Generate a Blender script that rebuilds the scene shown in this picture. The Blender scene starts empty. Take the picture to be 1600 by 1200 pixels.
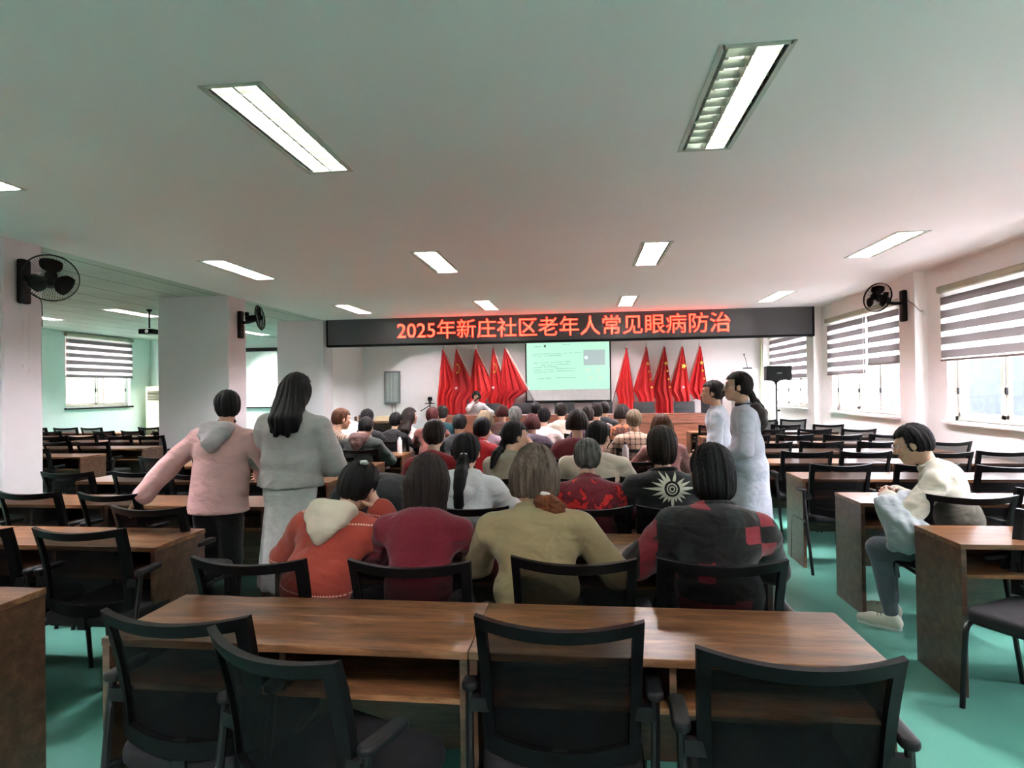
import bpy, bmesh, math, random
import numpy as np
from mathutils import Vector, Matrix, Euler
random.seed(7)
scene = bpy.context.scene
COL = scene.collection
PI = math.pi

# ------------------------------------------------------------------ camera, world, exposure
CAM_H = 1.54
cam_data = bpy.data.cameras.new('camera')
cam_data.sensor_width = 36.0
cam_data.lens = 36.0 * 940.0 / 1600.0
cam_data.clip_start = 0.05
cam_data.clip_end = 200
cam = bpy.data.objects.new('camera', cam_data)
COL.objects.link(cam)
cam.matrix_world = (Matrix.Translation((0, 0, CAM_H)) @ Matrix.Rotation(0.1175, 4, 'Z')
                    @ Matrix.Rotation(PI / 2 + 0.0087, 4, 'X') @ Matrix.Rotation(-0.0139, 4, 'Z'))
scene.camera = cam

world = bpy.data.worlds.new('overcast_sky')
scene.world = world
world.use_nodes = True
_bg = world.node_tree.nodes['Background']
_bg.inputs[0].default_value = (1.0, 0.95, 1.03, 1)
_bg.inputs[1].default_value = 13.5

scene.view_settings.view_transform = 'Standard'
scene.view_settings.look = 'None'
scene.view_settings.gamma = 1.0
scene.view_settings.exposure = 2.28
scene.view_settings.use_curve_mapping = False
try:
    scene.cycles.max_bounces = 10
    scene.cycles.diffuse_bounces = 6
    scene.cycles.transparent_max_bounces = 24
    scene.cycles.use_denoising = True
    scene.cycles.sample_clamp_indirect = 6.0
    scene.cycles.caustics_reflective = False
    scene.cycles.caustics_refractive = False
except Exception:
    pass

def portal(loc, rot, sx, sy):
    l = bpy.data.lights.new('window_portal', 'AREA'); l.shape = 'RECTANGLE'; l.size = sx; l.size_y = sy
    l.cycles.is_portal = True
    o = bpy.data.objects.new('window_portal', l); o.location = loc; o.rotation_euler = rot; COL.objects.link(o)

R_WIN = [(2.1, 4.75), (5.7, 8.35), (9.45, 11.95), (13.05, 15.55)]  # nearest opening is out of view, added to bring in light
L_WIN = [(5.6, 7.7), (9.3, 11.4), (12.95, 15.0)]  # first two are out of view, added for more light
for a, b in R_WIN:
    portal((4.98, (a + b) / 2, 1.9), (0, PI / 2, 0), 1.7, b - a)
for a, b in L_WIN:
    portal((-12.5, (a + b) / 2, 2.1), (0, -PI / 2, 0), 1.8, b - a)

# ------------------------------------------------------------------ materials
MATS = {}
def srgb(r, g, b):
    f = lambda c: (c / 255 / 12.92) if c / 255 <= 0.04045 else ((c / 255 + 0.055) / 1.055) ** 2.4
    return (f(r), f(g), f(b), 1)

class NT:
    def __init__(s, name):
        s.m = bpy.data.materials.new(name); s.m.use_nodes = True
        s.t = s.m.node_tree; s.n = s.t.nodes; s.b = s.n['Principled BSDF']; s.out = s.n['Material Output']
    def add(s, typ, **kw):
        n = s.n.new(typ)
        for k, v in kw.items(): setattr(n, k, v)
        return n
    def link(s, a, b): s.t.links.new(a, b)
    def set(s, n, i, v):
        if hasattr(v, 'default_value') or isinstance(v, bpy.types.NodeSocket): s.link(v, n.inputs[i])
        else: n.inputs[i].default_value = v
    def coord(s, kind='Object', scale=(1, 1, 1), loc=(0, 0, 0), rot=(0, 0, 0)):
        c = s.add('ShaderNodeTexCoord'); mp = s.add('ShaderNodeMapping')
        s.link(c.outputs[kind], mp.inputs[0]); mp.inputs['Scale'].default_value = scale
        mp.inputs['Location'].default_value = loc; mp.inputs['Rotation'].default_value = rot
        return mp.outputs[0]
    def noise(s, vec, scale=5, detail=3, rough=0.5, dist=0.0):
        n = s.add('ShaderNodeTexNoise'); s.link(vec, n.inputs['Vector'])
        n.inputs['Scale'].default_value = scale; n.inputs['Detail'].default_value = detail
        n.inputs['Roughness'].default_value = rough; n.inputs['Distortion'].default_value = dist
        return n.outputs[0]
    def math(s, op, a, b=None, c=None):
        n = s.add('ShaderNodeMath', operation=op); s.set(n, 0, a)
        if b is not None: s.set(n, 1, b)
        if c is not None: s.set(n, 2, c)
        return n.outputs[0]
    def ramp(s, fac, stops, interp='LINEAR'):
        n = s.add('ShaderNodeValToRGB'); s.link(fac, n.inputs[0]); r = n.color_ramp; r.interpolation = interp
        while len(r.elements) < len(stops): r.elements.new(0.5)
        for e, (p, c) in zip(r.elements, stops): e.position = p; e.color = c
        return n.outputs[0]
    def mix(s, fac, a, b):
        n = s.add('ShaderNodeMix', data_type='RGBA'); s.set(n, 0, fac); s.set(n, 6, a); s.set(n, 7, b)
        return n.outputs[2]
    def sep(s, vec):
        n = s.add('ShaderNodeSeparateXYZ'); s.link(vec, n.inputs[0]); return n.outputs
    def bump(s, h, strength=0.2, dist=0.01):
        n = s.add('ShaderNodeBump'); n.inputs['Strength'].default_value = strength
        n.inputs['Distance'].default_value = dist; s.link(h, n.inputs['Height']); s.link(n.outputs[0], s.b.inputs['Normal'])
    def base(s, c, rough=0.5, spec=0.5, metal=0.0):
        s.set(s.b, 'Base Color', c); s.set(s.b, 'Roughness', rough); s.b.inputs['Specular IOR Level'].default_value = spec
        s.b.inputs['Metallic'].default_value = metal

def mat(name, col, rough=0.5, var=0.06, scale=8.0, spec=0.5, metal=0.0, bump=0.0, bscale=60.0):
    if name in MATS: return MATS[name]
    t = NT(name); v = t.coord()
    n = t.noise(v, scale, 3)
    c0 = tuple(x * (1 - var) for x in col[:3]) + (1,); c1 = tuple(min(1, x * (1 + var)) for x in col[:3]) + (1,)
    t.base(t.ramp(n, [(0.3, c0), (0.7, c1)]), rough, spec, metal)
    if bump: t.bump(t.noise(v, bscale, 2), bump, 0.004)
    MATS[name] = t.m
    return t.m

def emis(name, col, strength):
    t = NT(name); t.base((0, 0, 0, 1), 0.5)
    t.b.inputs['Emission Color'].default_value = col; t.b.inputs['Emission Strength'].default_value = strength
    return t.m

def cloth(name, col, kind='plain', col2=None, rough=0.85, wr=0.35):
    """fabric; object coordinates in metres. kinds: plain, knit, stripe, plaid, patch, floral, band, denim"""
    if name in MATS: return MATS[name]
    t = NT(name); v = t.coord()
    big = t.noise(v, 7, 3, 0.55)
    c0 = tuple(x * 0.88 for x in col[:3]) + (1,); c1 = tuple(min(1, x * 1.08) for x in col[:3]) + (1,)
    c = t.ramp(big, [(0.3, c0), (0.7, c1)])
    xyz = t.sep(v)
    if kind == 'stripe':
        w = t.math('FRACT', t.math('MULTIPLY', t.math('ADD', xyz[0], t.math('MULTIPLY', xyz[2], 0.35)), 38.0))
        c = t.mix(t.math('GREATER_THAN', w, 0.55), c, col2)
    elif kind == 'plaid':
        a = t.math('GREATER_THAN', t.math('FRACT', t.math('MULTIPLY', xyz[0], 17.0)), 0.7)
        b = t.math('GREATER_THAN', t.math('FRACT', t.math('MULTIPLY', xyz[2], 17.0)), 0.7)
        c = t.mix(t.math('MULTIPLY', t.math('ADD', a, b), 0.5), c, col2)
    elif kind == 'patch':
        vo = t.add('ShaderNodeTexVoronoi', distance='CHEBYCHEV'); vo.voronoi_dimensions = '2D'
        cb = t.add('ShaderNodeCombineXYZ'); t.link(xyz[0], cb.inputs[0]); t.link(xyz[2], cb.inputs[1])
        t.link(cb.outputs[0], vo.inputs['Vector']); vo.inputs['Scale'].default_value = 15.0
        vo.inputs['Randomness'].default_value = 0.3
        s_ = t.sep(vo.outputs['Color'])
        c = t.ramp(s_[0], [(0.0, srgb(18, 15, 16)), (0.5, srgb(28, 34, 32)), (0.62, srgb(20, 16, 17)), (0.72, col2), (0.82, srgb(26, 20, 20)), (0.9, tuple(x * 1.25 for x in col2[:3]) + (1,))], 'CONSTANT')
    elif kind == 'floral':
        f = t.noise(v, 16, 3, 0.6, 0.6)
        band = t.math('MULTIPLY', t.math('GREATER_THAN', f, 0.52), 1.0)
        c = t.mix(band, c, col2)
    elif kind == 'bandfloral':
        f = t.noise(t.coord(scale=(1, 1, 0.8)), 13, 3, 0.6, 0.8)
        dz = t.math('ABSOLUTE', t.math('SUBTRACT', xyz[2], 0.93))
        m = t.math('GREATER_THAN', t.math('SUBTRACT', f, t.math('MULTIPLY', dz, 1.6)), 0.43)
        c = t.mix(m, c, col2)
    elif kind == 'lines':
        acc = None
        for z in (0.985, 0.70, 0.655):
            d = t.math('ABSOLUTE', t.math('SUBTRACT', t.math('SUBTRACT', xyz[2], t.math('MULTIPLY', xyz[0], -0.12)), z))
            l = t.math('LESS_THAN', d, 0.0028)
            acc = l if acc is None else t.math('MAXIMUM', acc, l)
        dot = t.math('GREATER_THAN', t.math('FRACT', t.math('MULTIPLY', xyz[0], 90.0)), 0.35)
        c = t.mix(t.math('MULTIPLY', acc, dot), c, col2)
    t.base(c, rough, 0.25)
    if 'Sheen Weight' in t.b.inputs: t.b.inputs['Sheen Weight'].default_value = 0.15
    h = t.math('ADD', t.math('MULTIPLY', t.noise(t.coord(scale=(1, 1, 1.5)), 7, 2, 0.5, 0.5), wr * 7), t.math('MULTIPLY', t.noise(v, 300 if kind != 'knit' else 160, 1), 0.10))
    t.bump(h, 0.7, 0.014)
    MATS[name] = t.m
    return t.m

def hairmat(name, col, col2=None):
    if name in MATS: return MATS[name]
    col2 = col2 or tuple(min(1, x * 2.4 + 0.006) for x in col[:3]) + (1,)
    t = NT(name); v = t.coord(scale=(1, 1, 0.05)); n = t.noise(v, 170, 3, 0.65, 0.4)
    v2 = t.coord(scale=(1, 1, 0.16)); n2 = t.noise(v2, 42, 2, 0.5, 0.3)
    t.base(t.ramp(t.math('MULTIPLY', t.math('ADD', n, n2), 0.5), [(0.38, col), (0.74, col2)]), 0.5, 0.10)
    t.bump(t.math('ADD', n, n2), 0.75, 0.006)
    MATS[name] = t.m
    return t.m

def skinmat():
    if 'skin' in MATS: return MATS['skin']
    t = NT('skin'); v = t.coord(); n = t.noise(v, 14, 3)
    t.base(t.ramp(n, [(0.3, srgb(196, 150, 126)), (0.7, srgb(214, 172, 148))]), 0.5, 0.35)
    t.b.inputs['Subsurface Weight'].default_value = 0.08
    t.b.inputs['Subsurface Radius'].default_value = (0.02, 0.008, 0.004)
    t.bump(t.noise(v, 200, 2), 0.1, 0.002)
    MATS['skin'] = t.m
    return t.m

# ------------------------------------------------------------------ mesh builder
class MB:
    def __init__(s): s.v = []; s.f = []; s.mi = []; s.cur = 0
    def add(s, vs, fs):
        o = len(s.v); s.v += [tuple(p) for p in vs]; s.f += [tuple(i + o for i in f) for f in fs]; s.mi += [s.cur] * len(fs); return s
    def box(s, a, b, M=None):
        x0, y0, z0 = a; x1, y1, z1 = b
        vs = [Vector(p) for p in ((x0, y0, z0), (x1, y0, z0), (x1, y1, z0), (x0, y1, z0), (x0, y0, z1), (x1, y0, z1), (x1, y1, z1), (x0, y1, z1))]
        if M: vs = [M @ p for p in vs]
        return s.add(vs, [(0, 3, 2, 1), (4, 5, 6, 7), (0, 1, 5, 4), (1, 2, 6, 5), (2, 3, 7, 6), (3, 0, 4, 7)])
    def bevbox(s, a, b, r=0.004, M=None):
        bm = bmesh.new(); bmesh.ops.create_cube(bm, size=1)
        for v in bm.verts: v.co = Vector([(a[i] + b[i]) / 2 + v.co[i] * (b[i] - a[i]) for i in range(3)])
        bmesh.ops.bevel(bm, geom=bm.edges[:], offset=r, segments=2, affect='EDGES', profile=0.5)
        vs = [(M @ v.co if M else v.co.copy()) for v in bm.verts]; bm.verts.index_update()
        fs = [[v.index for v in f.verts] for f in bm.faces]; bm.free()
        return s.add(vs, fs)
    def tube(s, pts, r, seg=10, smooth_n=0, cap=True, sx=1.0):
        P = [Vector(p) for p in pts]
        for _ in range(smooth_n):
            Q = [P[0]]
            for a, b in zip(P[:-1], P[1:]): Q += [a * 0.75 + b * 0.25, a * 0.25 + b * 0.75]
            Q.append(P[-1]); P = Q
        n = len(P); R = r if isinstance(r, (list, tuple)) else None
        vs = []; up = None
        for i, p in enumerate(P):
            t = (P[min(i + 1, n - 1)] - P[max(i - 1, 0)]).normalized()
            if up is None: up = Vector((0, 0, 1)) if abs(t.z) < 0.9 else Vector((0, 1, 0))
            a = t.cross(up).normalized(); b = a.cross(t).normalized(); up = b
            rr = r if R is None else (R[0] + (R[1] - R[0]) * i / (n - 1) if len(R) == 2 else R[i])
            for k in range(seg):
                an = 2 * PI * k / seg; vs.append(p + a * math.cos(an) * rr * sx + b * math.sin(an) * rr)
        fs = [(i * seg + k, i * seg + (k + 1) % seg, (i + 1) * seg + (k + 1) % seg, (i + 1) * seg + k) for i in range(n - 1) for k in range(seg)]
        if cap: fs += [tuple(range(seg))[::-1], tuple(range((n - 1) * seg, n * seg))]
        return s.add(vs, fs)
    def lathe(s, prof, c=(0, 0, 0), seg=24, M=None):
        c = Vector(c); vs = []
        for r, z in prof:
            for k in range(seg):
                an = 2 * PI * k / seg; p = Vector((math.cos(an) * r, math.sin(an) * r, z))
                vs.append((M @ p if M else p) + c)
        n = len(prof)
        fs = [(i * seg + k, i * seg + (k + 1) % seg, (i + 1) * seg + (k + 1) % seg, (i + 1) * seg + k) for i in range(n - 1) for k in range(seg)]
        fs += [tuple(range(seg))[::-1], tuple(range((n - 1) * seg, n * seg))]
        return s.add(vs, fs)
    def prism(s, poly, d, M=None):
        """poly in (x, y), extruded along z by d, then M"""
        n = len(poly); vs = [Vector((x, y, 0)) for x, y in poly] + [Vector((x, y, d)) for x, y in poly]
        if M: vs = [M @ p for p in vs]
        return s.add(vs, [tuple(range(n))[::-1], tuple(range(n, 2 * n))] + [(i, (i + 1) % n, n + (i + 1) % n, n + i) for i in range(n)])
    def slab(s, c, hx, hy, h, rc, re, n=5, dome=0.0):
        """rounded cushion: corner radius rc, edge radius re"""
        prof = []
        for k in range(n + 1):
            a = PI / 2 * k / n; prof.append((re * (1 - math.sin(a)), re * (1 - math.cos(a))))
        prof = prof + [(i, h - z) for i, z in prof[::-1]]
        rings = []
        for ins, z in prof:
            ring = []
            for q, (sx, sy) in enumerate(((1, 1), (-1, 1), (-1, -1), (1, -1))):
                for k in range(n + 1):
                    a = PI / 2 * (q + k / n); r = max(rc - ins, 0.001)
                    ring.append((c[0] + sx * (hx - rc) + math.cos(a) * r, c[1] + sy * (hy - rc) + math.sin(a) * r, c[2] + z))
            rings.append(ring)
        m = len(rings[0]); vs = [p for r_ in rings for p in r_]; R = len(rings)
        fs = [(i * m + k, i * m + (k + 1) % m, (i + 1) * m + (k + 1) % m, (i + 1) * m + k) for i in range(R - 1) for k in range(m)]
        fs.append(tuple(range(m))[::-1])
        vs.append((c[0], c[1], c[2] + h + dome)); ci = len(vs) - 1
        fs += [((R - 1) * m + k, (R - 1) * m + (k + 1) % m, ci) for k in range(m)]
        return s.add(vs, fs)
    def build(s, name, mats, parent=None, smooth=False, loc=None):
        me = bpy.data.meshes.new(name); me.from_pydata(s.v, [], s.f)
        mats = mats if isinstance(mats, (list, tuple)) else [mats]
        for m in mats: me.materials.append(m)
        if len(mats) > 1: me.polygons.foreach_set('material_index', s.mi)
        bm = bmesh.new(); bm.from_mesh(me); bmesh.ops.recalc_face_normals(bm, faces=bm.faces); bm.to_mesh(me); bm.free()
        if smooth:
            me.polygons.foreach_set('use_smooth', [True] * len(me.polygons))
            try: me.set_sharp_from_angle(angle=math.radians(42))
            except Exception: pass
        o = bpy.data.objects.new(name, me); COL.objects.link(o)
        if parent: o.parent = parent
        if loc: o.location = loc
        return o

def tag(o, label=None, cat=None, group=None, kind=None):
    if label: o['label'] = label
    if cat: o['category'] = cat
    if group: o['group'] = group
    if kind: o['kind'] = kind
    return o
def empty(name, loc=(0, 0, 0), rz=0.0):
    o = bpy.data.objects.new(name, None); o.empty_display_size = 0.1; COL.objects.link(o); o.location = loc; o.rotation_euler = (0, 0, rz); return o
KIDS = {}
def kids(o):
    if o.name not in KIDS: KIDS[o.name] = [c for c in bpy.data.objects if c.parent == o]
    return KIDS[o.name]
def copy_tree(o, parent=None):
    c = o.copy(); COL.objects.link(c); c.parent = parent
    for ch in kids(o): copy_tree(ch, c)
    return c
ORD = ['first', 'second', 'third', 'fourth', 'fifth', 'sixth', 'seventh', 'eighth', 'ninth', 'tenth', 'eleventh', 'twelfth']
# ------------------------------------------------------------------ room materials
CEIL = 3.07
M_wall = mat('wall_white', srgb(236, 232, 230), 0.85, 0.03, 1.2, 0.2)
M_pillar = mat('wall_pinkish_white', srgb(214, 208, 209), 0.8, 0.03, 1.5, 0.25)
M_mint = mat('wall_mint', srgb(206, 219, 213), 0.8, 0.03, 1.2, 0.25)
M_ceil = mat('ceiling_paint', srgb(240, 233, 234), 0.9, 0.025, 0.5, 0.15)
M_pvc = mat('white_pvc', srgb(226, 222, 208), 0.45, 0.03, 3)
M_black = mat('black_plastic', srgb(12, 12, 13), 0.42, 0.1, 20, 0.08)
M_dark = mat('dark_grey_plastic', srgb(19, 19, 20), 0.45, 0.1, 20, 0.16)
M_metalblk = mat('black_tube_metal', srgb(13, 13, 15), 0.4, 0.08, 20, 0.3)
M_chrome = mat('bright_metal', srgb(190, 190, 190), 0.25, 0.03, 20, 0.5, 1.0)
M_white = mat('white_plastic', srgb(225, 225, 220), 0.4, 0.02, 6)
M_paper = mat('paper_white', srgb(235, 237, 240), 0.8, 0.02, 6)

def floor_material():
    t = NT('teal_epoxy_floor'); v = t.coord()
    n = t.noise(v, 0.6, 2, 0.5); n2 = t.noise(v, 2.0, 1, 0.5)
    t.base(t.ramp(n, [(0.3, srgb(82, 141, 125)), (0.7, srgb(90, 150, 133))]), t.math('ADD', t.math('MULTIPLY', n2, 0.08), 0.285), 0.5)
    return t.m
M_floor = floor_material()

def wood_material(name, a, b, c_, scale=1.0, rough=0.28, rot=0.0):
    t = NT(name); v = t.coord(scale=(1.2 * scale, 9 * scale, 9 * scale), rot=(0, 0, rot))
    oi = t.add('ShaderNodeObjectInfo'); ad = t.add('ShaderNodeVectorMath', operation='ADD')
    cm = t.add('ShaderNodeCombineXYZ'); t.link(t.math('MULTIPLY', oi.outputs['Random'], 40.0), cm.inputs[0]); t.link(t.math('MULTIPLY', oi.outputs['Random'], 17.0), cm.inputs[1])
    t.link(v, ad.inputs[0]); t.link(cm.outputs[0], ad.inputs[1]); v = ad.outputs[0]
    n = t.noise(v, 2.2, 6, 0.62, 0.5); n2 = t.noise(v, 11, 3, 0.6)
    f = t.math('ADD', t.math('MULTIPLY', n, 0.78), t.math('MULTIPLY', n2, 0.22))
    t.base(t.ramp(f, [(0.33, a), (0.5, b), (0.64, c_)]), rough, 0.5)
    t.bump(n2, 0.06, 0.003)
    return t.m
M_walnut = wood_material('walnut_laminate', srgb(58, 36, 24), srgb(108, 72, 46), srgb(150, 108, 74))
M_walnut_side = wood_material('walnut_laminate_upright', srgb(50, 33, 25), srgb(78, 53, 40), srgb(104, 73, 55), rot=PI / 2)
M_stage_wood = wood_material('reddish_desk_wood', srgb(104, 58, 45), srgb(134, 78, 60), srgb(156, 96, 76))

def structure(mb, name, m, smooth=False):
    o = mb.build(name, m, None, smooth); o['kind'] = 'structure'; return o

# floor: teal everywhere
structure(MB().box((-12.6, -1.5, -0.1), (5.0, 16.3, 0)), 'floor', M_floor)

# ---- ceiling with recesses for the troffers
FX = [-4.389, -1.872, 0.644, 3.161]
FY = [-0.87, 2.79, 6.456, 10.2, 13.9]  # first and last rows unseen, added to light the near seats and stage
FW, FL = 0.31, 1.2
def ceiling(name, x0, x1, y0, y1, xs, ys, m):
    cx = sorted([x0, x1] + [a for x in xs for a in (x, x + FW)]); cy = sorted([y0, y1] + [a for y in ys for a in (y, y + FL)])
    mb = MB(); hx = set(round(x, 4) for x in xs); hy = set(round(y, 4) for y in ys)
    for a, b in zip(cx[:-1], cx[1:]):
        for c, d in zip(cy[:-1], cy[1:]):
            if round(a, 4) in hx and round(c, 4) in hy: continue
            mb.add([(a, c, CEIL), (b, c, CEIL), (b, d, CEIL), (a, d, CEIL)], [(0, 1, 2, 3)])
    bm = bmesh.new()
    o = mb.build(name, m); o['kind'] = 'structure'
    for p in o.data.polygons: pass
    # closing slab above
    structure(MB().box((x0, y0, CEIL + 0.12), (x1, y1, CEIL + 0.25)), name + '_slab', m)
ceiling('ceiling', -5.5, 5.0, -1.5, 16.3, FX, FY, M_ceil)
def tile_material():
    t = NT('ceiling_tiles'); v = t.coord(); x = t.sep(v)
    a = t.math('LESS_THAN', t.math('ABSOLUTE', t.math('SUBTRACT', t.math('FRACT', t.math('DIVIDE', x[0], 0.6)), 0.5)), 0.02)
    b = t.math('LESS_THAN', t.math('ABSOLUTE', t.math('SUBTRACT', t.math('FRACT', t.math('DIVIDE', x[1], 0.6)), 0.5)), 0.005)
    n = t.noise(v, 1.3, 3)
    c = t.ramp(n, [(0.3, srgb(176, 180, 170)), (0.7, srgb(192, 196, 186))])
    t.base(t.mix(t.math('MAXIMUM', t.math('MULTIPLY', a, 1.0), t.math('MULTIPLY', b, 0.5)), c, srgb(112, 112, 104)), 0.8, 0.2)
    return t.m
AX = [-10.7, -8.55]; AY = [5.8, 9.8, 13.9]
ceiling('ceiling_left', -12.6, -5.5, -1.5, 16.3, AX, AY, tile_material())

# ---- walls
structure(MB().box((-6.02, 16.0, 0), (5.0, 16.3, CEIL + .1)), 'wall_front', M_wall)
structure(MB().box((-12.6, 15.75, 0), (-6.1, 16.0, CEIL + .1)), 'wall_front_left', M_mint)
structure(MB().box((-6.25, 12.78, 0), (-6.02, 16.0, CEIL + .1)), 'wall_stage_side', M_wall)
structure(MB().box((-12.6, -1.5, 0), (5.0, -1.3, CEIL + .1)), 'wall_rear', M_wall)  # unseen, set close behind the camera to limit green floor bounce

def wall_with_windows(name, xa, xb, wins, z0, z1, m):
    mb = MB(); y = -1.5
    for a, b in wins + [(16.3, None)]:
        if a > y: mb.box((xa, y, 0), (xb, a, CEIL + .1))
        if b is None: break
        mb.box((xa, a, 0), (xb, b, z0)); mb.box((xa, a, z1), (xb, b, CEIL + .1)); y = b
    structure(mb, name, m)
RZ0, RZ1 = 1.06, 2.74
wall_with_windows('wall_right', 4.66, 4.92, R_WIN, RZ0, RZ1, M_wall)
LZ0, LZ1 = 1.24, 3.0
wall_with_windows('wall_left', -12.45, -12.2, L_WIN, LZ0, LZ1, M_mint)

# pillars
for i, (a, b) in enumerate([(1.45, 1.9), (5.15, 5.55), (8.78, 9.2), (12.42, 12.8)]):
    structure(MB().bevbox((4.5, a, 0), (4.7, b, CEIL + .05), 0.01), 'trim_%d' % (i + 1), M_wall)
structure(MB().bevbox((4.5, 15.75, 0), (4.7, 16.0, CEIL + .05), 0.01), 'trim_5', M_wall)
structure(MB().bevbox((-6.7, 8.83, 0), (-5.5, 9.32, CEIL + .05), 0.012), 'trim_6', M_pillar)
structure(MB().bevbox((-6.55, 12.3, 0), (-5.5, 12.78, CEIL + .05), 0.012), 'trim_7', M_pillar)
structure(MB().bevbox((-6.6, 5.12, 0), (-5.5, 5.57, CEIL + .05), 0.03), 'trim_8', M_pillar)
structure(MB().bevbox((-6.6, 1.4, 0), (-5.5, 1.85, CEIL + .05), 0.03), 'trim_9', M_pillar)

def glass_material():
    t = NT('window_glass'); tr = t.add('ShaderNodeBsdfTransparent'); tr.inputs[0].default_value = (0.93, 0.96, 0.97, 1)
    gl = t.add('ShaderNodeBsdfGlossy'); gl.inputs['Roughness'].default_value = 0.03
    mx = t.add('ShaderNodeMixShader'); mx.inputs[0].default_value = 0.06
    t.link(tr.outputs[0], mx.inputs[1]); t.link(gl.outputs[0], mx.inputs[2]); t.link(mx.outputs[0], t.out.inputs[0])
    return t.m
M_glass = glass_material()
def sheer_material(name, tcol, ftr):
    t = NT(name); tr = t.add('ShaderNodeBsdfTransparent'); tr.inputs[0].default_value = (1, 1, 1, 1)
    tl = t.add('ShaderNodeBsdfTranslucent'); tl.inputs[0].default_value = tcol
    df = t.add('ShaderNodeBsdfDiffuse'); df.inputs[0].default_value = tcol
    m1 = t.add('ShaderNodeMixShader'); m1.inputs[0].default_value = 0.5; t.link(tl.outputs[0], m1.inputs[1]); t.link(df.outputs[0], m1.inputs[2])
    m2 = t.add('ShaderNodeMixShader'); m2.inputs[0].default_value = ftr; t.link(m1.outputs[0], m2.inputs[1]); t.link(tr.outputs[0], m2.inputs[2])
    t.link(m2.outputs[0], t.out.inputs[0]); return t.m
M_sheer = sheer_material('blind_sheer_band', (0.9, 0.9, 0.88, 1), 0.45)
M_band = sheer_material('blind_grey_band', srgb(138, 133, 132), 0.0)
M_alum = mat('grey_sash_edge', srgb(150, 147, 138), 0.4, 0.05, 5)

def window(idx, side, a, b, z0, z1, zb, zb2=None, zb_split=None):
    """side +1: right wall (room towards -x)."""
    x = 4.78 if side > 0 else -12.33; s = side
    w = MB(); r = 0.055
    w.box((x - .03, a, z0), (x + .03, b, z0 + r)); w.box((x - .03, a, z1 - r), (x + .03, b, z1))
    w.box((x - .03, a, z0), (x + .03, a + r, z1)); w.box((x - .03, b - r, z0), (x + .03, b, z1))
    o = w.build('window_%d' % idx, M_pvc); o['kind'] = 'structure'
    n = 3 if b - a > 2.2 else 2
    for k in range(n):
        y0 = a + r + (b - a - 2 * r) * k / n; y1 = a + r + (b - a - 2 * r) * (k + 1) / n; q = .045
        off = 0.012 if k % 2 else -0.012
        f = MB()
        f.box((x - .018 + off, y0, z0 + r), (x + .018 + off, y0 + q, z1 - r)); f.box((x - .018 + off, y1 - q, z0 + r), (x + .018 + off, y1, z1 - r))
        f.box((x - .018 + off, y0, z0 + r), (x + .018 + off, y1, z0 + r + q)); f.box((x - .018 + off, y0, z1 - r - q), (x + .018 + off, y1, z1 - r))
        f.cur = 1; f.box((x - .022 + off, y1 - .008, z0 + r), (x - .012 + off, y1 + .008, z1 - r)); f.cur = 0
        sash = f.build('sash', [M_pvc, M_alum], o)
        MB().box((x - .004 + off, y0 + q, z0 + r + q), (x + .004 + off, y1 - q, z1 - r - q)).build('pane', M_glass, sash)
        hb = MB().bevbox((x - s * .03 + off - .012, y1 - .03, (z0 + z1) / 2 - .5), (x - s * .03 + off + .012, y1 - .012, (z0 + z1) / 2 - .42), .004)
        hb.build('latch', M_dark, sash)
    # sill ledge
    xi = 4.66 if s > 0 else -12.2
    sill = MB().bevbox((min(xi - s * .06, xi + s * .1), a - .05, z0 - .045), (max(xi - s * .06, xi + s * .1), b + .05, z0), .008).build('window_sill', M_wall if s > 0 else M_dark, o)
    return o

def zebra_blind(s, x, a, b, ztop, zbot, label):
    root = empty('roller_blind', (x, (a + b) / 2, ztop)); L = (b - a) / 2
    tag(root, label, 'blind', 'zebra blinds on the windows')
    MB().bevbox((-.045, -L, -.09), (.045, L, 0), .02).build('cassette', mat('blind_cassette', srgb(150, 148, 128), 0.5), root)
    f = MB(); z = -.075; k = 0; H = ztop - zbot; ph = [0.07, 0.1]
    while z > -H + .04:
        h = ph[k % 2]; z2 = max(z - h, -H + .03); f.cur = k % 2 ^ 1 if False else (1 if k % 2 else 0)
        f.box((-.0015, -L + .02, z2), (.0015, L - .02, z)); z = z2; k += 1
    f.build('fabric', [M_sheer, M_band], root)
    MB().bevbox((-.012, -L + .015, -H), (.012, L - .015, -H + .03), .006).build('bottom_rail', mat('blind_rail', srgb(120, 116, 112), 0.5), root)
    MB().tube([(-s * .03, -L + .04, -.05), (-s * .03, -L + .04, -H - .35)], .003, 6).build('pull_cord', M_white, root)

for i, (a, b) in enumerate(R_WIN): window(i + 1, 1, a, b, RZ0, RZ1, 0)
for i, (a, b) in enumerate(L_WIN): window(i + 6, -1, a, b, LZ0, LZ1, 0)
zebra_blind(1, 4.61, 2.05, 4.8, 2.79, 1.78, 'wide grey and white striped zebra blind on the unseen added window right of the man')
zebra_blind(1, 4.61, 5.65, 8.4, 2.79, 1.82, 'largest grey and white striped zebra blind at the right edge of the photo')
zebra_blind(1, 4.61, 10.45, 12.05, 2.79, 1.72, 'zebra blind left of the wall fan, hanging lower than its twin on the same window')
zebra_blind(1, 4.61, 9.3, 10.43, 2.79, 1.84, 'zebra blind directly behind the right wall fan, ending higher than its twin')
zebra_blind(1, 4.61, 13.0, 15.6, 2.79, 1.66, 'zebra blind behind the black speaker at the far window')
zebra_blind(-1, -12.16, 12.9, 15.05, 3.04, 1.97, 'grey and white zebra blind on the far left mint wall')

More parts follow.
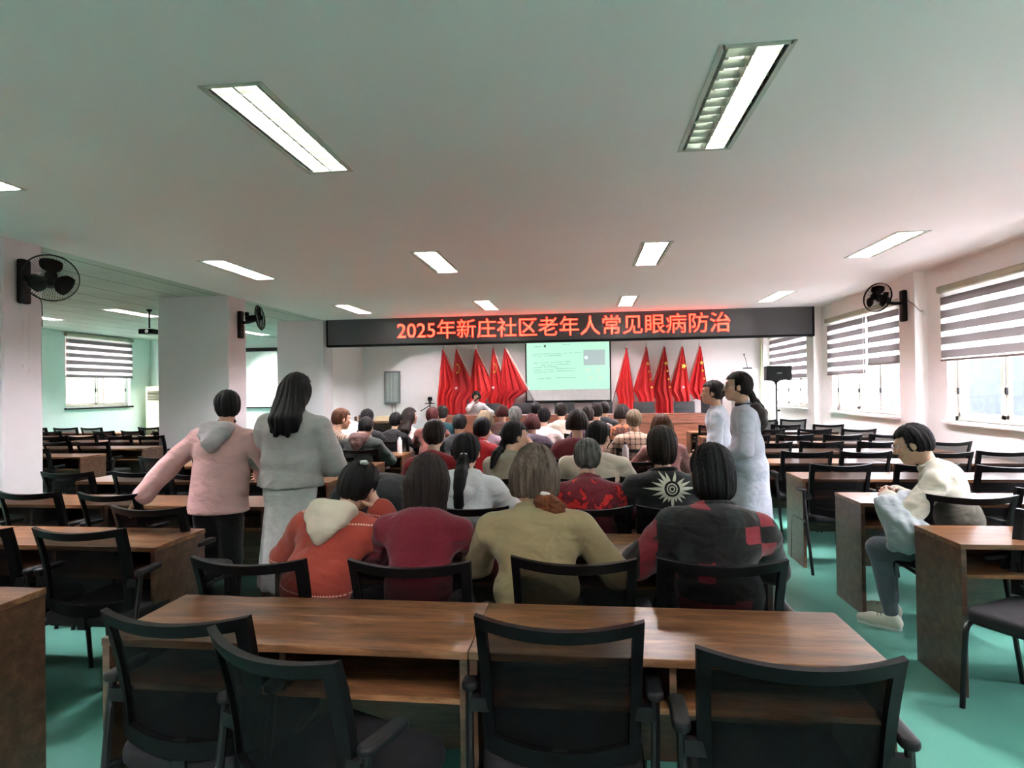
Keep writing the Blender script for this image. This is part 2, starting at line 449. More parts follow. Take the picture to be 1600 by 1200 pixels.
# ---- outside, beyond the glass
og = MB().box((5.3, -30, -1.0), (60, 60, -.9)).box((-60, -30, -1.0), (-12.8, 60, -.9)).build('added_pavement', mat('pavement_grey', srgb(120, 116, 118), .9)); og['kind'] = 'structure'  # unseen ground, added to cut the light reaching the ceiling
def facade(name, c0, c1, loc, size, label, stripes):
    t = NT(name); v = t.coord(); x = t.sep(v)
    n = t.noise(v, 5.5, 6, 0.75)
    c = t.ramp(n, [(0.35, c0), (0.65, c1)])
    if stripes:
        c = t.mix(t.math('GREATER_THAN', t.math('FRACT', t.math('MULTIPLY', x[1], 5.0)), 0.72), c, srgb(86, 70, 64))
    t.base(c, 0.8, 0.2)
    root = empty('neighbouring_building', loc); tag(root, label, 'building')
    w, h = size
    MB().box((-.3, -w, -3), (.3, w, h)).build('wall', t.m, root)
    for k in range(5):
        y = -w + (k + .5) * 2 * w / 5
        f = MB().box((-.36, y - .7, 0.8), (.36, y + .7, 2.2)).build('window', mat(name + '_window', srgb(120, 140, 150), .2), root)
    return root
facade('dark_facade', srgb(14, 19, 23), srgb(29, 37, 43), (11, 8, 0), (16, 3.0), 'added dark mottled building standing in for trees outside the right hand windows', False)  # added wall, darkened so the mottled tree view does not clip white
facade('red_facade', srgb(58, 36, 31), srgb(70, 48, 40), (-17, 12, 0), (10, 5), 'red brown striped building outside the far left window', True)

# ---- ceiling light troffers
M_lamp = emis('lit_tube', (1.0, 0.91, 0.98, 1), 230.0)
M_lamp_soft = emis('lit_tube_soft', (0.97, 1.0, 0.92, 1), 9.0)
M_unlit = mat('unlit_tube', srgb(190, 190, 185), 0.4)
M_refl = mat('louvre_reflector', srgb(225, 228, 222), 0.22, 0.02, 5, 0.5, 0.55)
M_louvre = mat('louvre_blade', srgb(175, 180, 168), 0.3, 0.02, 5, 0.5, 0.4)
M_rim = mat('troffer_rim', srgb(188, 190, 180), 0.5)
def troffer(x, y, label, off=(), soft=False, w=FW, l=FL, group='recessed ceiling lights'):
    root = empty('ceiling_light', (x + w / 2, y + l / 2, CEIL)); tag(root, label, 'ceiling light', group)
    hw, hl = w / 2, l / 2
    r = MB(); t_ = .014
    r.box((-hw - .012, -hl - .012, -.006), (-hw + t_, hl + .012, .004)); r.box((hw - t_, -hl - .012, -.006), (hw + .012, hl + .012, .004))
    r.box((-hw, -hl - .012, -.006), (hw, -hl + t_, .004)); r.box((-hw, hl - t_, -.006), (hw, hl + .012, .004))
    r.build('frame', M_rim, root)
    h = MB(); d = .1
    h.box((-hw, -hl, d), (hw, hl, d + .01)); h.box((-hw - .004, -hl, 0), (-hw, hl, d)); h.box((hw, -hl, 0), (hw + .004, hl, d))
    h.box((-hw, -hl - .004, 0), (hw, -hl, d)); h.box((-hw, hl, 0), (hw, hl + .004, d))
    h.build('housing', M_refl, root)
    lv = MB(); lv.box((-.006, -hl, 0.0), (.006, hl, .055))
    for sx in (-1, 1):
        lv.add([(sx * hw, -hl, .055), (sx * (hw - .035), -hl, .001), (sx * (hw - .035), hl, .001), (sx * hw, hl, .055)], [(0, 1, 2, 3)])
        for k in range(1, 12):
            yy = -hl + 2 * hl * k / 12
            a, b = (0.006, hw - .02) if sx > 0 else (-hw + .02, -.006)
            lv.add([(a, yy - .006, .04), (b, yy - .006, .04), (b, yy, .002), (a, yy, .002), (a, yy + .006, .04), (b, yy + .006, .04)], [(0, 1, 2, 3), (3, 2, 5, 4), (0, 3, 4), (1, 5, 2), (0, 4, 5, 1)])
    lv.build('louvre', M_louvre, root)
    for k, sx in enumerate((-1, 1)):
        tb = MB().tube([(sx * hw * .5, -hl + .03, .07), (sx * hw * .5, hl - .03, .07)], .014, 10)
        tb.build('tube', M_unlit if k in off else (M_lamp_soft if soft else M_lamp), root)
rown = ['unseen row added above the viewer', 'nearest row', 'second row', 'third row', 'unseen row added above the stage']
coln = ['far left', 'centre left', 'centre right', 'far right']
for j, y in enumerate(FY):
    for i, x in enumerate(FX):
        lab = 'recessed twin tube louvred ceiling light, %s, %s column' % (rown[j], coln[i])
        if (i, j) == (1, 1): lab = 'large fully lit louvred ceiling light nearest the viewer on the left'
        if (i, j) == (2, 1): lab = 'large louvred ceiling light at upper right with its left tube unlit'
        troffer(x, y, lab, (0,) if (i, j) == (2, 1) or j in (0, 4) else (), soft=(i, j) in ((1, 1), (2, 1)))
for j, y in enumerate(AY):
    for i, x in enumerate(AX):
        troffer(x, y, 'recessed ceiling light over the left side area, %s row, %s' % (ORD[j], ['by the left wall', 'by the pillars'][i]), group='side area ceiling lights')
# ------------------------------------------------------------------ mesh chair
def mesh_fabric():
    t = NT('black_mesh_fabric'); v = t.coord(scale=(1, 0.2, 1)); x = t.sep(v)
    w = t.math('MULTIPLY', t.math('SINE', t.math('MULTIPLY', x[0], 1300.0)), t.math('SINE', t.math('MULTIPLY', x[2], 900.0)))
    t.base(srgb(9, 9, 10), 0.7, 0.12)
    tr = t.add('ShaderNodeBsdfTransparent'); mx = t.add('ShaderNodeMixShader')
    t.link(t.math('ADD', t.math('MULTIPLY', w, 0.08), 0.82), mx.inputs[0]); t.link(tr.outputs[0], mx.inputs[1]); t.link(t.b.outputs[0], mx.inputs[2]); t.link(mx.outputs[0], t.out.inputs[0])
    return t.m
M_mesh = mesh_fabric()
M_seat = mat('black_seat_fabric', srgb(16, 16, 18), 0.8, 0.1, 30, 0.3, bump=0.2, bscale=300)

def make_chair():
    root = empty('mesh_chair')
    def P(s, t, off=0.0):
        w = .45 + .025 * t
        c = 1 - s * s
        y = -.155 - .075 * t + .018 * math.sin(t * PI) - .055 * c
        z = .485 + .415 * t - .016 * c * t - .022 * c * (1 - t)
        return Vector((s * w / 2, y + off, z))
    fr = MB(); th = .013; NS, NTt = 14, 10
    def patch(s0, s1, t0, t1, ns, nt):
        g = [[(P(s0 + (s1 - s0) * i / ns, t0 + (t1 - t0) * j / nt, -th), P(s0 + (s1 - s0) * i / ns, t0 + (t1 - t0) * j / nt, th)) for i in range(ns + 1)] for j in range(nt + 1)]
        vs = []; W = ns + 1
        for side in (0, 1):
            for row in g: vs += [q[side] for q in row]
        N = W * (nt + 1); fs = []
        for j in range(nt):
            for i in range(ns):
                a = j * W + i; fs += [(a, a + 1, a + W + 1, a + W), (N + a, N + a + W, N + a + W + 1, N + a + 1)]
        for i in range(ns): fs += [(i, N + i, N + i + 1, i + 1), (nt * W + i, nt * W + i + 1, N + nt * W + i + 1, N + nt * W + i)]
        for j in range(nt): a = j * W; b = a + ns; fs += [(a, a + W, N + a + W, N + a), (b, N + b, N + b + W, b + W)]
        fr.add(vs, fs)
    b = .14
    patch(-1, 1, .91, 1, 14, 2); patch(-1, 1, 0, .13, 14, 2); patch(-1, -1 + b, .10, .91, 2, 10); patch(1 - b, 1, .10, .91, 2, 10)
    fr.build('back_frame', M_black, root, True)
    ms = MB(); vs = []; n1, n2 = 12, 8
    for j in range(n2 + 1):
        for i in range(n1 + 1): vs.append(P(-1 + b + (2 - 2 * b) * i / n1, .09 + .83 * j / n2, .004))
    ms.add(vs, [(j * (n1 + 1) + i, j * (n1 + 1) + i + 1, (j + 1) * (n1 + 1) + i + 1, (j + 1) * (n1 + 1) + i) for j in range(n2) for i in range(n1)])
    ms.build('mesh_back', M_mesh, root, True)
    MB().slab((0, .02, .405), .235, .23, .07, .07, .028, 5, .006).build('seat', M_seat, root, True)
    for sx in (-1, 1):
        ar = MB().slab((sx * .268, -.105, .655), .024, .085, .026, .023, .010, 4)
        ar.box((min(sx * .2, sx * .262), -.185, .60), (max(sx * .2, sx * .262), -.16, .64))
        ar.build('armrest', M_dark, root, True)
        MB().tube([(sx * .245, -.27, 0), (sx * .262, -.2, .42), (sx * .268, -.17, .60), (sx * .268, -.165, .66)], .0125, 8, 1).build('leg', M_metalblk, root, True)
        MB().tube([(sx * .235, .25, 0), (sx * .232, .225, .33), (sx * .232, .205, .388), (sx * .232, .14, .398), (sx * .235, -.12, .398), (sx * .26, -.198, .41)], .0125, 8, 2).build('leg', M_metalblk, root, True)
    MB().box((-.235, -.1, .388), (.235, -.075, .405)).box((-.235, .12, .388), (.235, .145, .405)).box((-.02, -.21, .40), (.02, -.08, .425)).box((-.02, -.22, .40), (.02, -.2, .52)).build('seat_frame', M_metalblk, root)
    return root
chair0 = make_chair(); _first = [True]
def chair(x, y, rz, label, group):
    o = chair0 if _first[0] else copy_tree(chair0); _first[0] = False
    o.location = (x, y, 0); o.rotation_euler = (0, 0, rz); tag(o, label, 'chair', group); return o

# ------------------------------------------------------------------ desk
def make_desk():
    root = empty('long_desk'); W, D, H = 1.21, .42, .75; t_ = .025
    MB().bevbox((-W / 2, 0, H - t_), (W / 2, D, H), .0025).build('desk_top', M_walnut, root)
    for a in (-W / 2 + .002, W / 2 - .027):
        MB().bevbox((a, .002, 0), (a + .025, D - .004, H - t_), .002).build('side_panel', M_walnut_side, root)
    MB().box((-W / 2 + .027, .03, .575), (W / 2 - .027, D - .03, .593)).build('shelf', M_walnut, root)
    MB().box((-.01, .03, .593), (.01, D - .03, H - t_)).build('divider', M_walnut_side, root)
    MB().box((-W / 2 + .027, D - .03, .22), (W / 2 - .027, D - .012, H - t_)).build('modesty_panel', M_walnut_side, root)
    return root
desk0 = make_desk(); _fd = [True]
def desk(x, y, label, group, rz=0):
    o = desk0 if _fd[0] else copy_tree(desk0); _fd[0] = False
    o.location = (x, y, 0); o.rotation_euler = (0, 0, rz); tag(o, label, 'desk', group); return o

ROWY = [1.79, 2.89, 3.96, 5.03, 6.10, 7.17, 8.24, 9.31, 10.38]
RY_R = [3.19, 4.26, 5.33, 6.40, 7.47, 8.54, 9.61, 10.68]
# desks
for k, y in enumerate(ROWY):
    for i, x in enumerate((-.962, .25)):
        if k == 0: lab = ['nearest walnut desk of the centre block, left of the seam', 'nearest walnut desk of the centre block, right of the seam'][i]
        else: lab = 'walnut desk, centre block, %s row from the viewer, %s half' % (ORD[k], ['left', 'right'][i])
        desk(x, y, lab, 'centre block desks')
for k, y in enumerate(ROWY):
    for i, x in enumerate((-2.81, -4.03)):
        desk(x, y + (.03 if k == 0 else -.02), 'walnut desk, left block, %s row from the viewer, %s' % (ORD[k], ['end beside the aisle', 'end towards the pillars'][i]), 'left block desks')
for k, y in enumerate(RY_R):
    for i, x in enumerate((2.43, 3.65)):
        desk(x, y, 'walnut desk, right block, %s row from the viewer, %s' % (ORD[k], ['end beside the aisle', 'end under the windows'][i]), 'right block desks')
# side area beyond the pillars
AXX = [-7.0, -8.22, -10.0, -11.2]
AROW = [7.0, 8.1, 9.2, 10.3, 11.4]
for k, y in enumerate(AROW):
    for i, x in enumerate(AXX):
        desk(x, y, 'walnut desk beyond the left pillars, %s row, %s from the pillars' % (ORD[k], ORD[i]), 'side area desks')

# chairs. the origin sits .2 in front of the top corners of the back
CS = .2
rj = random.Random(3)
chair(-1.19, 1.69 + .18, -.04, 'black mesh chair in front, at the left end of the nearest desk', 'chairs nearest the viewer')
chair(-.075, 1.74 + .18, -.02, 'black mesh chair in front, upright behind the middle seam of the desks', 'chairs nearest the viewer')
chair(.515, 1.55 + .2, -.05, 'black mesh chair in front, lowest in the photo at the right desk end', 'chairs nearest the viewer')
chair(-.72, 1.675, -.39, 'black mesh chair in front turned sideways, overlapping the leftmost front chair', 'chairs nearest the viewer')
r1 = [(-1.30, 2.24), (-.665, 2.25), (-.045, 2.33), (.50, 2.35)]
r1n = ['behind the person in the rust coat', 'behind the person in the maroon sweater', 'behind the person in the olive jacket', 'behind the person in the patchwork jacket']
for (x, y), n in zip(r1, r1n): chair(x, y + CS, rj.uniform(-.05, .05), 'black mesh chair back %s' % n, 'centre block chairs')
for k in range(2, 9):
    for i, x in enumerate((-1.27, -.67, -.03, .53)):
        chair(x + rj.uniform(-.04, .04), ROWY[k] - .60 + CS + rj.uniform(-.05, .03), rj.uniform(-.08, .08), 'black mesh chair, centre block, %s row from the viewer, %s from the left' % (ORD[k], ORD[i]), 'centre block chairs')
LNAMES = {}
def left_chair(x, y, rz, lab): chair(x, y + CS, rz, lab, 'left block chairs')
left_chair(-3.02, 2.66, 0, 'black mesh chair cut off by the left photo edge beside the pillar')
left_chair(-2.44, 2.68, .02, 'large black mesh chair at the left block aisle end, second row')
left_chair(-3.72, 3.68, -.02, 'black mesh chair directly below the nearest left pillar')
left_chair(-3.08, 3.64, -.1, 'black mesh chair right of the one below the nearest left pillar')
left_chair(-2.48, 3.22, -.06, 'black mesh chair pulled out, in front of the person in the pink jacket')
for k in range(3, 9):
    for i, x in enumerate((-2.5, -3.1, -3.72, -4.32)):
        left_chair(x + rj.uniform(-.05, .05), ROWY[k] - .36 + rj.uniform(-.1, .03) - (.2 if k >= 5 and i < 2 else 0), rj.uniform(-.12, .12), 'black mesh chair, left block, %s row from the viewer, %s from the aisle' % (ORD[k], ORD[i]))
def right_chair(x, y, rz, lab): chair(x, y + CS, rz, lab, 'right block chairs')
chair(2.10, 3.02, 2.1, 'black chair at the right photo edge turned so its front leg shows', 'right block chairs')
right_chair(2.22, 3.78, -.05, 'black mesh chair under the man in the beige shirt')
right_chair(2.85, 4.05, .02, 'black mesh chair at the right photo edge behind the man, lower of two')
right_chair(3.5, 4.1, .02, 'black mesh chair at the right photo edge by the window wall, second row')
right_chair(2.07, 5.20, 0, 'black mesh chair at the aisle, standing free of the desk left of the man')
for i, x in enumerate((2.72, 3.30, 3.92)):
    right_chair(x, 5.15 + rj.uniform(-.05, .05), rj.uniform(-.08, .05), 'black mesh chair, right block, third row from the viewer, %s from the aisle' % ORD[i + 1])
for k in range(3, 8):
    for i, x in enumerate((2.14, 2.72, 3.36, 3.96)):
        right_chair(x + rj.uniform(-.05, .05), RY_R[k] - .22 + rj.uniform(-.09, .05), rj.uniform(-.07, .07), 'black mesh chair, right block, %s row from the viewer, %s from the aisle' % (ORD[k], ORD[i]))
for i, x in enumerate((2.7, 3.4, 4.0)):
    right_chair(x, 11.9 + .1 * i, rj.uniform(-.1, .1), 'black mesh chair behind the last right block desk, %s from the aisle' % ORD[i])
for k, y in enumerate(AROW):
    for i, x in enumerate((-6.75, -7.3, -7.95, -8.5, -9.7, -10.3, -10.95, -11.5)):
        chair(x + rj.uniform(-.05, .05), y - .45 + CS + rj.uniform(-.08, .08), rj.uniform(-.15, .15), 'black mesh chair beyond the left pillars, %s row, %s from the pillars' % (ORD[k], ORD[i]), 'side area chairs')

# ------------------------------------------------------------------ stage
structure(MB().bevbox((-3.9, 12.95, 0), (3.7, 16.0, .2), .01), 'trim_10', mat('stage_platform', srgb(110, 70, 58), .5))
SZ = .2
sd = empty('stage_desk', (-.35, 13.3, SZ)); tag(sd, 'long reddish wooden desk across the front of the stage', 'desk')
MB().bevbox((-2.98, 0, .72), (2.98, .55, .76), .006).build('desk_top', M_stage_wood, sd)
MB().bevbox((-2.96, .02, .0), (2.96, .045, .70), .004).build('front_panel', M_stage_wood, sd)
for q in (-2.95, -1.5, 0, 1.5, 2.92): MB().bevbox((q - .01, -.0, 0), (q + .03, .52, .72), .004).build('side_panel', M_stage_wood, sd)
MB().bevbox((-2.97, -.012, .56), (2.97, .02, .72), .003).build('apron', M_stage_wood, sd)
MB().bevbox((-2.9, .0, .03), (2.9, .02, .1), .003).build('kick_board', M_stage_wood, sd)

def make_stage_chair(h):
    root = empty('stage_chair')
    MB().bevbox((-.245, -.24, .44), (.245, .22, .51), .02).build('seat', M_seat, root, True)
    MB().bevbox((-.245, .2, .5), (.245, .245, h), .018).build('backrest', mat('black_leather', srgb(42, 40, 44), .4, .06, 30), root, True)
    for sx in (-1, 1):
        MB().tube([(sx * .22, -.2, 0), (sx * .22, -.2, .44)], .014, 8).build('leg', M_metalblk, root)
        MB().tube([(sx * .22, .2, 0), (sx * .22, .2, .44)], .014, 8).build('leg', M_metalblk, root)
    return root
scz = make_stage_chair(1.0); st = make_stage_chair(1.17); k = 0
for x, n in ((-2.25, 'behind the speaker in white at the left'), (-1.46, 'below the left edge of the projection screen'), (-.45, 'below the middle of the projection screen'), (.45, 'at the right edge of the projection screen'),
             (1.42, 'below the second and third right flags'), (2.36, 'below the fourth right flag')):
    o = scz if k == 0 else copy_tree(scz); k += 1
    o.location = (x, 14.35, SZ); tag(o, 'black stage chair ' + n, 'chair', 'chairs behind the stage desk')
st.location = (2.98, 14.3, SZ); tag(st, 'taller black stage chair below the rightmost flag', 'chair', 'chairs behind the stage desk')

# projection screen
ps = empty('projection_screen', (-.39, 15.86, 0)); tag(ps, 'pull down projection screen with a mint coloured slide between the flags', 'projection screen')
SW = 1.12
MB().box((-SW, -.008, 1.19), (SW, .008, 2.92)).build('screen_border', M_black, ps)
M_scr = mat('screen_white', srgb(205, 208, 205), .8)
MB().box((-SW + .035, -.012, 1.23), (SW - .035, -.006, 2.9)).build('screen_surface', M_scr, ps)
MB().tube([(-SW - .01, 0, 1.18), (SW + .01, 0, 1.18)], .02, 8).build('weight_bar', M_black, ps)
MB().bevbox((-SW - .04, -.05, 2.9), (SW + .04, .06, 3.0), .02).build('roller_case', M_white, ps)
MB().box((-SW + .038, -.0145, 1.51), (SW - .038, -.0125, 2.9)).build('projected_slide', emis('projected_mint', (0.55, 0.98, 0.74, 1), 0.21), ps)
M_txt = emis('projected_grey_text', (0.22, 0.42, 0.36, 1), 0.25); M_txd = emis('projected_dark', (0.03, 0.05, 0.05, 1), 0.55)
def u2(u, v): return (-SW + .035 + (u - 82) / 1418 * (2 * SW - .07), 2.76 - (v - 60) / 1025 * (2.76 - 1.23))
tx = MB(); rr = random.Random(5)
for (a, b, v) in ((190, 290, 268), (315, 680, 262), (720, 780, 258), (815, 870, 252), (905, 1020, 247), (190, 245, 305), (285, 335, 302), (385, 440, 298), (470, 685, 294), (205, 290, 425), (320, 470, 418), (500, 570, 412), (585, 720, 410), (750, 845, 405), (345, 410, 462), (450, 530, 458), (570, 820, 450),
                  (205, 350, 502), (385, 630, 492), (205, 345, 545), (385, 540, 540), (570, 930, 525), (205, 440, 585), (470, 575, 577), (600, 905, 568), (280, 385, 697), (410, 510, 693), (580, 930, 685), (215, 345, 132), (705, 830, 105)):
    x = a
    while x < b:
        w = rr.uniform(9, 17); x1 = min(x + w, b); (px, pz), (qx, qz) = u2(x, v - 6 + rr.uniform(-3, 3)), u2(x1, v + 6 + rr.uniform(-3, 3))
        tx.box((px, -.0165, qz), (qx, -.015, pz)); x = x1 + rr.uniform(2, 5)
tx.build('slide_text', M_txt, ps)
def rectp(mb, u0, v0, u1, v1, y): (a, b), (c, d) = u2(u0, v0), u2(u1, v1); mb.box((a, y, d), (c, y + .001, b)); return mb
rectp(MB(), 385, 100, 420, 145, -.0165).build('slide_pointer', M_txd, ps)
rectp(MB(), 1060, 205, 1425, 475, -.0165).build('slide_picture', emis('projected_grey', (0.38, 0.46, 0.45, 1), 0.25), ps)
cx, cz = u2(1105, 340); MB().lathe([(.001, 0), (.045, 0), (.045, .001)], (cx, -.0175, cz), 16, Matrix.Rotation(PI / 2, 3, 'X')).build('slide_highlight', emis('projected_pale', (0.75, 1, .95, 1), 0.27), ps)
M_dgm = emis('projected_pink', (0.85, 0.62, 0.52, 1), 0.25)
for u, v in ((1135, 560), (1310, 560), (1180, 690), (1340, 690)):
    c = u2(u, v); dg = MB(); vs = []
    for k in range(18):
        a0 = 2 * PI * k / 18
        for r in (.045, .032): vs.append((c[0] + math.cos(a0) * r, -.0168, c[1] + math.sin(a0) * r * .8))
    dg.add(vs, [(2 * k, 2 * ((k + 1) % 18), 2 * ((k + 1) % 18) + 1, 2 * k + 1) for k in range(18)]); dg.build('slide_diagram', M_dgm, ps)

# flags
def flag_mat(i):
    return mat('red_flag_cloth_%d' % (i % 3), [srgb(196, 34, 38), srgb(182, 30, 34), srgb(206, 44, 44)][i % 3], .6, .08, 6)
M_yel = mat('flag_yellow', srgb(224, 190, 78), .6); M_sleeve = mat('flag_sleeve_white', srgb(222, 205, 195), .7)
def star(mb, cx, cz, r, y, rot=0):
    pts = [(cx + math.sin(rot + k * PI / 5) * (r if k % 2 == 0 else r * .4), cz + math.cos(rot + k * PI / 5) * (r if k % 2 == 0 else r * .4)) for k in range(10)]
    mb.add([(cx, y - .003, cz)] + [(px, y, pz) for px, pz in pts], [(0, k + 1, (k + 1) % 10 + 1) for k in range(10)]); return mb
def flag(i, x, ztop, d, reach, hz, zb, wb, label, emblem=None):
    """d: +1 hoist runs down to the right, -1 to the left. hz: drop of hoist end, zb: z of cloth bottom, wb: bottom width"""
    root = empty('flag_on_pole', (x, 15.62, SZ)); tag(root, label, 'flag', 'red flags behind the stage')
    zt = ztop - SZ
    MB().tube([(0, 0, zt + .04), (d * reach * (zt / hz) * .98, .22, .02)], .013, 8).build('pole', M_chrome, root)
    MB().lathe([(.001, 0), (.02, .01), (.012, .06), (.002, .13)], (0, 0, zt + .02), 10).build('finial', M_chrome, root)
    MB().lathe([(.15, 0), (.15, .02), (.03, .05), (.03, .25), (.0, .25)], (d * reach * (zt / hz) * .97, .2, 0), 16).build('pole_base', M_dark, root)
    NV, NU = 44, 30; vs = []; rf = random.Random(i * 7 + 1); p1, p2, p3 = rf.uniform(0, 6), rf.uniform(0, 6), rf.uniform(2.6, 3.8)
    zb_ = zb - SZ; H = zt - zb_; v1 = hz / H
    for j in range(NV + 1):
        v = j / NV; z = zt - H * v
        other = -d * (.02 + (wb * .38) * min(1, v * 1.3))
        if v <= v1: hoist = d * reach * (v / v1)
        else:
            q = min(1, (v - v1) / .14); hoist = d * (reach * (1 - q) + (wb * .5) * q) * (1 if q < 1 else 1) 
        hoist = hoist if abs(hoist) > .02 else d * .02
        xl, xr = sorted((hoist, other))
        for k in range(NU + 1):
            u = k / NU; px = xl + (xr - xl) * u
            fold = math.sin(u * PI * 2 * p3 + p1 + v * 1.4) * .035 + math.sin(u * PI * 2 * (p3 * 2.3) + p2 - v) * .013
            vs.append((px, -.05 + fold * min(1, v * 2.5) - .03 * v + .22 * (v * H / zt) * (abs(px) / (abs(reach) + .01)) * .6, z - (.03 * math.sin(u * 5 + p2) if j == NV else 0)))
    f = MB(); W = NU + 1
    f.add(vs, [(j * W + k, j * W + k + 1, (j + 1) * W + k + 1, (j + 1) * W + k) for j in range(NV) for k in range(NU)])
    cl = f.build('flag_cloth', flag_mat(i), root, True)
    so = cl.modifiers.new('solid', 'SOLIDIFY'); so.thickness = .004
    MB().tube([(0, .0, zt), (d * (reach + .025), .06, zt - hz)], .028, 8, sx=.7).build('hoist_sleeve', M_sleeve, root)
    yf = -.135
    e = MB()
    if emblem == 'ring':
        for k in range(14):
            a0 = -1.9 + k * .26; a1 = a0 + .27; R = .13
            e.add([(d * .02 + math.cos(a) * r * .55, yf, zt - .52 + math.sin(a) * r) for a, r in ((a0, R), (a1, R), (a1, R - .035), (a0, R - .035))], [(0, 1, 2, 3)])
    elif emblem == 'streak':
        for q in range(4): star(e, -d * (.02 + .03 * q), zt - .42 - .2 * q, .04 + .02 * (q == 0), yf, q)
    elif emblem == 'star': star(e, -d * .02, zt - .5, .09, yf, .3)
    if emblem: e.build('emblem', M_yel, root)
    if emblem in ('ring', 'star'): star(MB(), d * .0, zt - 1.03, .05, yf).build('small_star', M_paper, root)
ON = ['first', 'second', 'third', 'fourth', 'fifth']
for i, (x, em, re_, zb, wb) in enumerate([(-3.66, None, .42, .9, .42), (-3.30, 'ring', .50, .9, .5), (-2.78, None, .50, 1.05, .5), (-2.32, 'ring', .34, .95, .36), (-2.01, None, .58, 1.0, .46)]):
    flag(i, x, 2.62, 1, re_, 1.12 if i != 0 else 1.0, zb, wb, 'red flag left of the screen, %s from the left, hanging from a leaning pole' % ON[i], em)
for i, (x, em, re_, zb, wb) in enumerate([(1.11, None, .28, .95, .44), (1.61, 'streak', .34, 1.0, .42), (2.06, 'streak', .36, .75, .46), (2.50, 'star', .34, 1.05, .4), (2.93, 'streak', .32, 1.2, .36)]):
    flag(i + 5, x, 2.56, -1, re_, 1.1, zb, wb, 'red flag right of the screen, %s from the left, hanging from a leaning pole' % ON[i], em)

# ------------------------------------------------------------------ LED sign
sg = empty('led_sign', (-.475, 12.36, 2.82)); tag(sg, 'wide dark LED sign board with red Chinese lettering hung below the ceiling', 'sign')
SWh = 4.97
MB().bevbox((-SWh, -.06, -.33), (SWh, .1, .32), .015).build('housing', M_black, sg)
MB().box((-SWh + .05, -.066, -.285), (SWh - .05, -.055, .275)).build('display', mat('led_panel', srgb(62, 60, 62), .3, .05, 2), sg)
def text(body, name, size, loc, m, extr, off, parent, width=None, bold=0):
    cu = bpy.data.curves.new(name, 'FONT'); cu.body = body; cu.size = size; cu.extrude = extr; cu.offset = off
    cu.align_x = 'CENTER'; cu.align_y = 'CENTER'; cu.resolution_u = 3
    o = bpy.data.objects.new(name, cu); COL.objects.link(o); bpy.context.view_layer.update()
    dg_ = bpy.context.evaluated_depsgraph_get(); me = bpy.data.meshes.new_from_object(o.evaluated_get(dg_)); bpy.data.objects.remove(o)
    me.materials.clear(); me.materials.append(m)
    xs = [v.co.x for v in me.vertices]; zs = [v.co.y for v in me.vertices]; w = max(xs) - min(xs); cx = (max(xs) + min(xs)) / 2; cy = (max(zs) + min(zs)) / 2
    sc = (width / w) if width else 1
    for v in me.vertices: v.co = ((v.co.x - cx) * sc, -v.co.z, (v.co.y - cy))
    o = bpy.data.objects.new(name, me); COL.objects.link(o); o.parent = parent; o.location = loc; return o
TXT = '2025年新庄社区老年人常见眼病防治'
text(TXT, 'lettering', .42, (-.005, -.0675, -.005), emis('led_red', (1.0, 0.005, 0.0025, 1), 3.4), .0006, .003, sg, 6.78)
text(TXT, 'lettering_core', .42, (-.005, -.071, -.005), emis('led_orange', (1.0, 0.13, 0.06, 1), 0.8), .0006, -.006, sg, 6.76)
for q in (-3.5, 0, 3.5): MB().tube([(q, .02, .3), (q, .02, .25 + .01)], .01, 6).build('hanger', M_dark, sg)

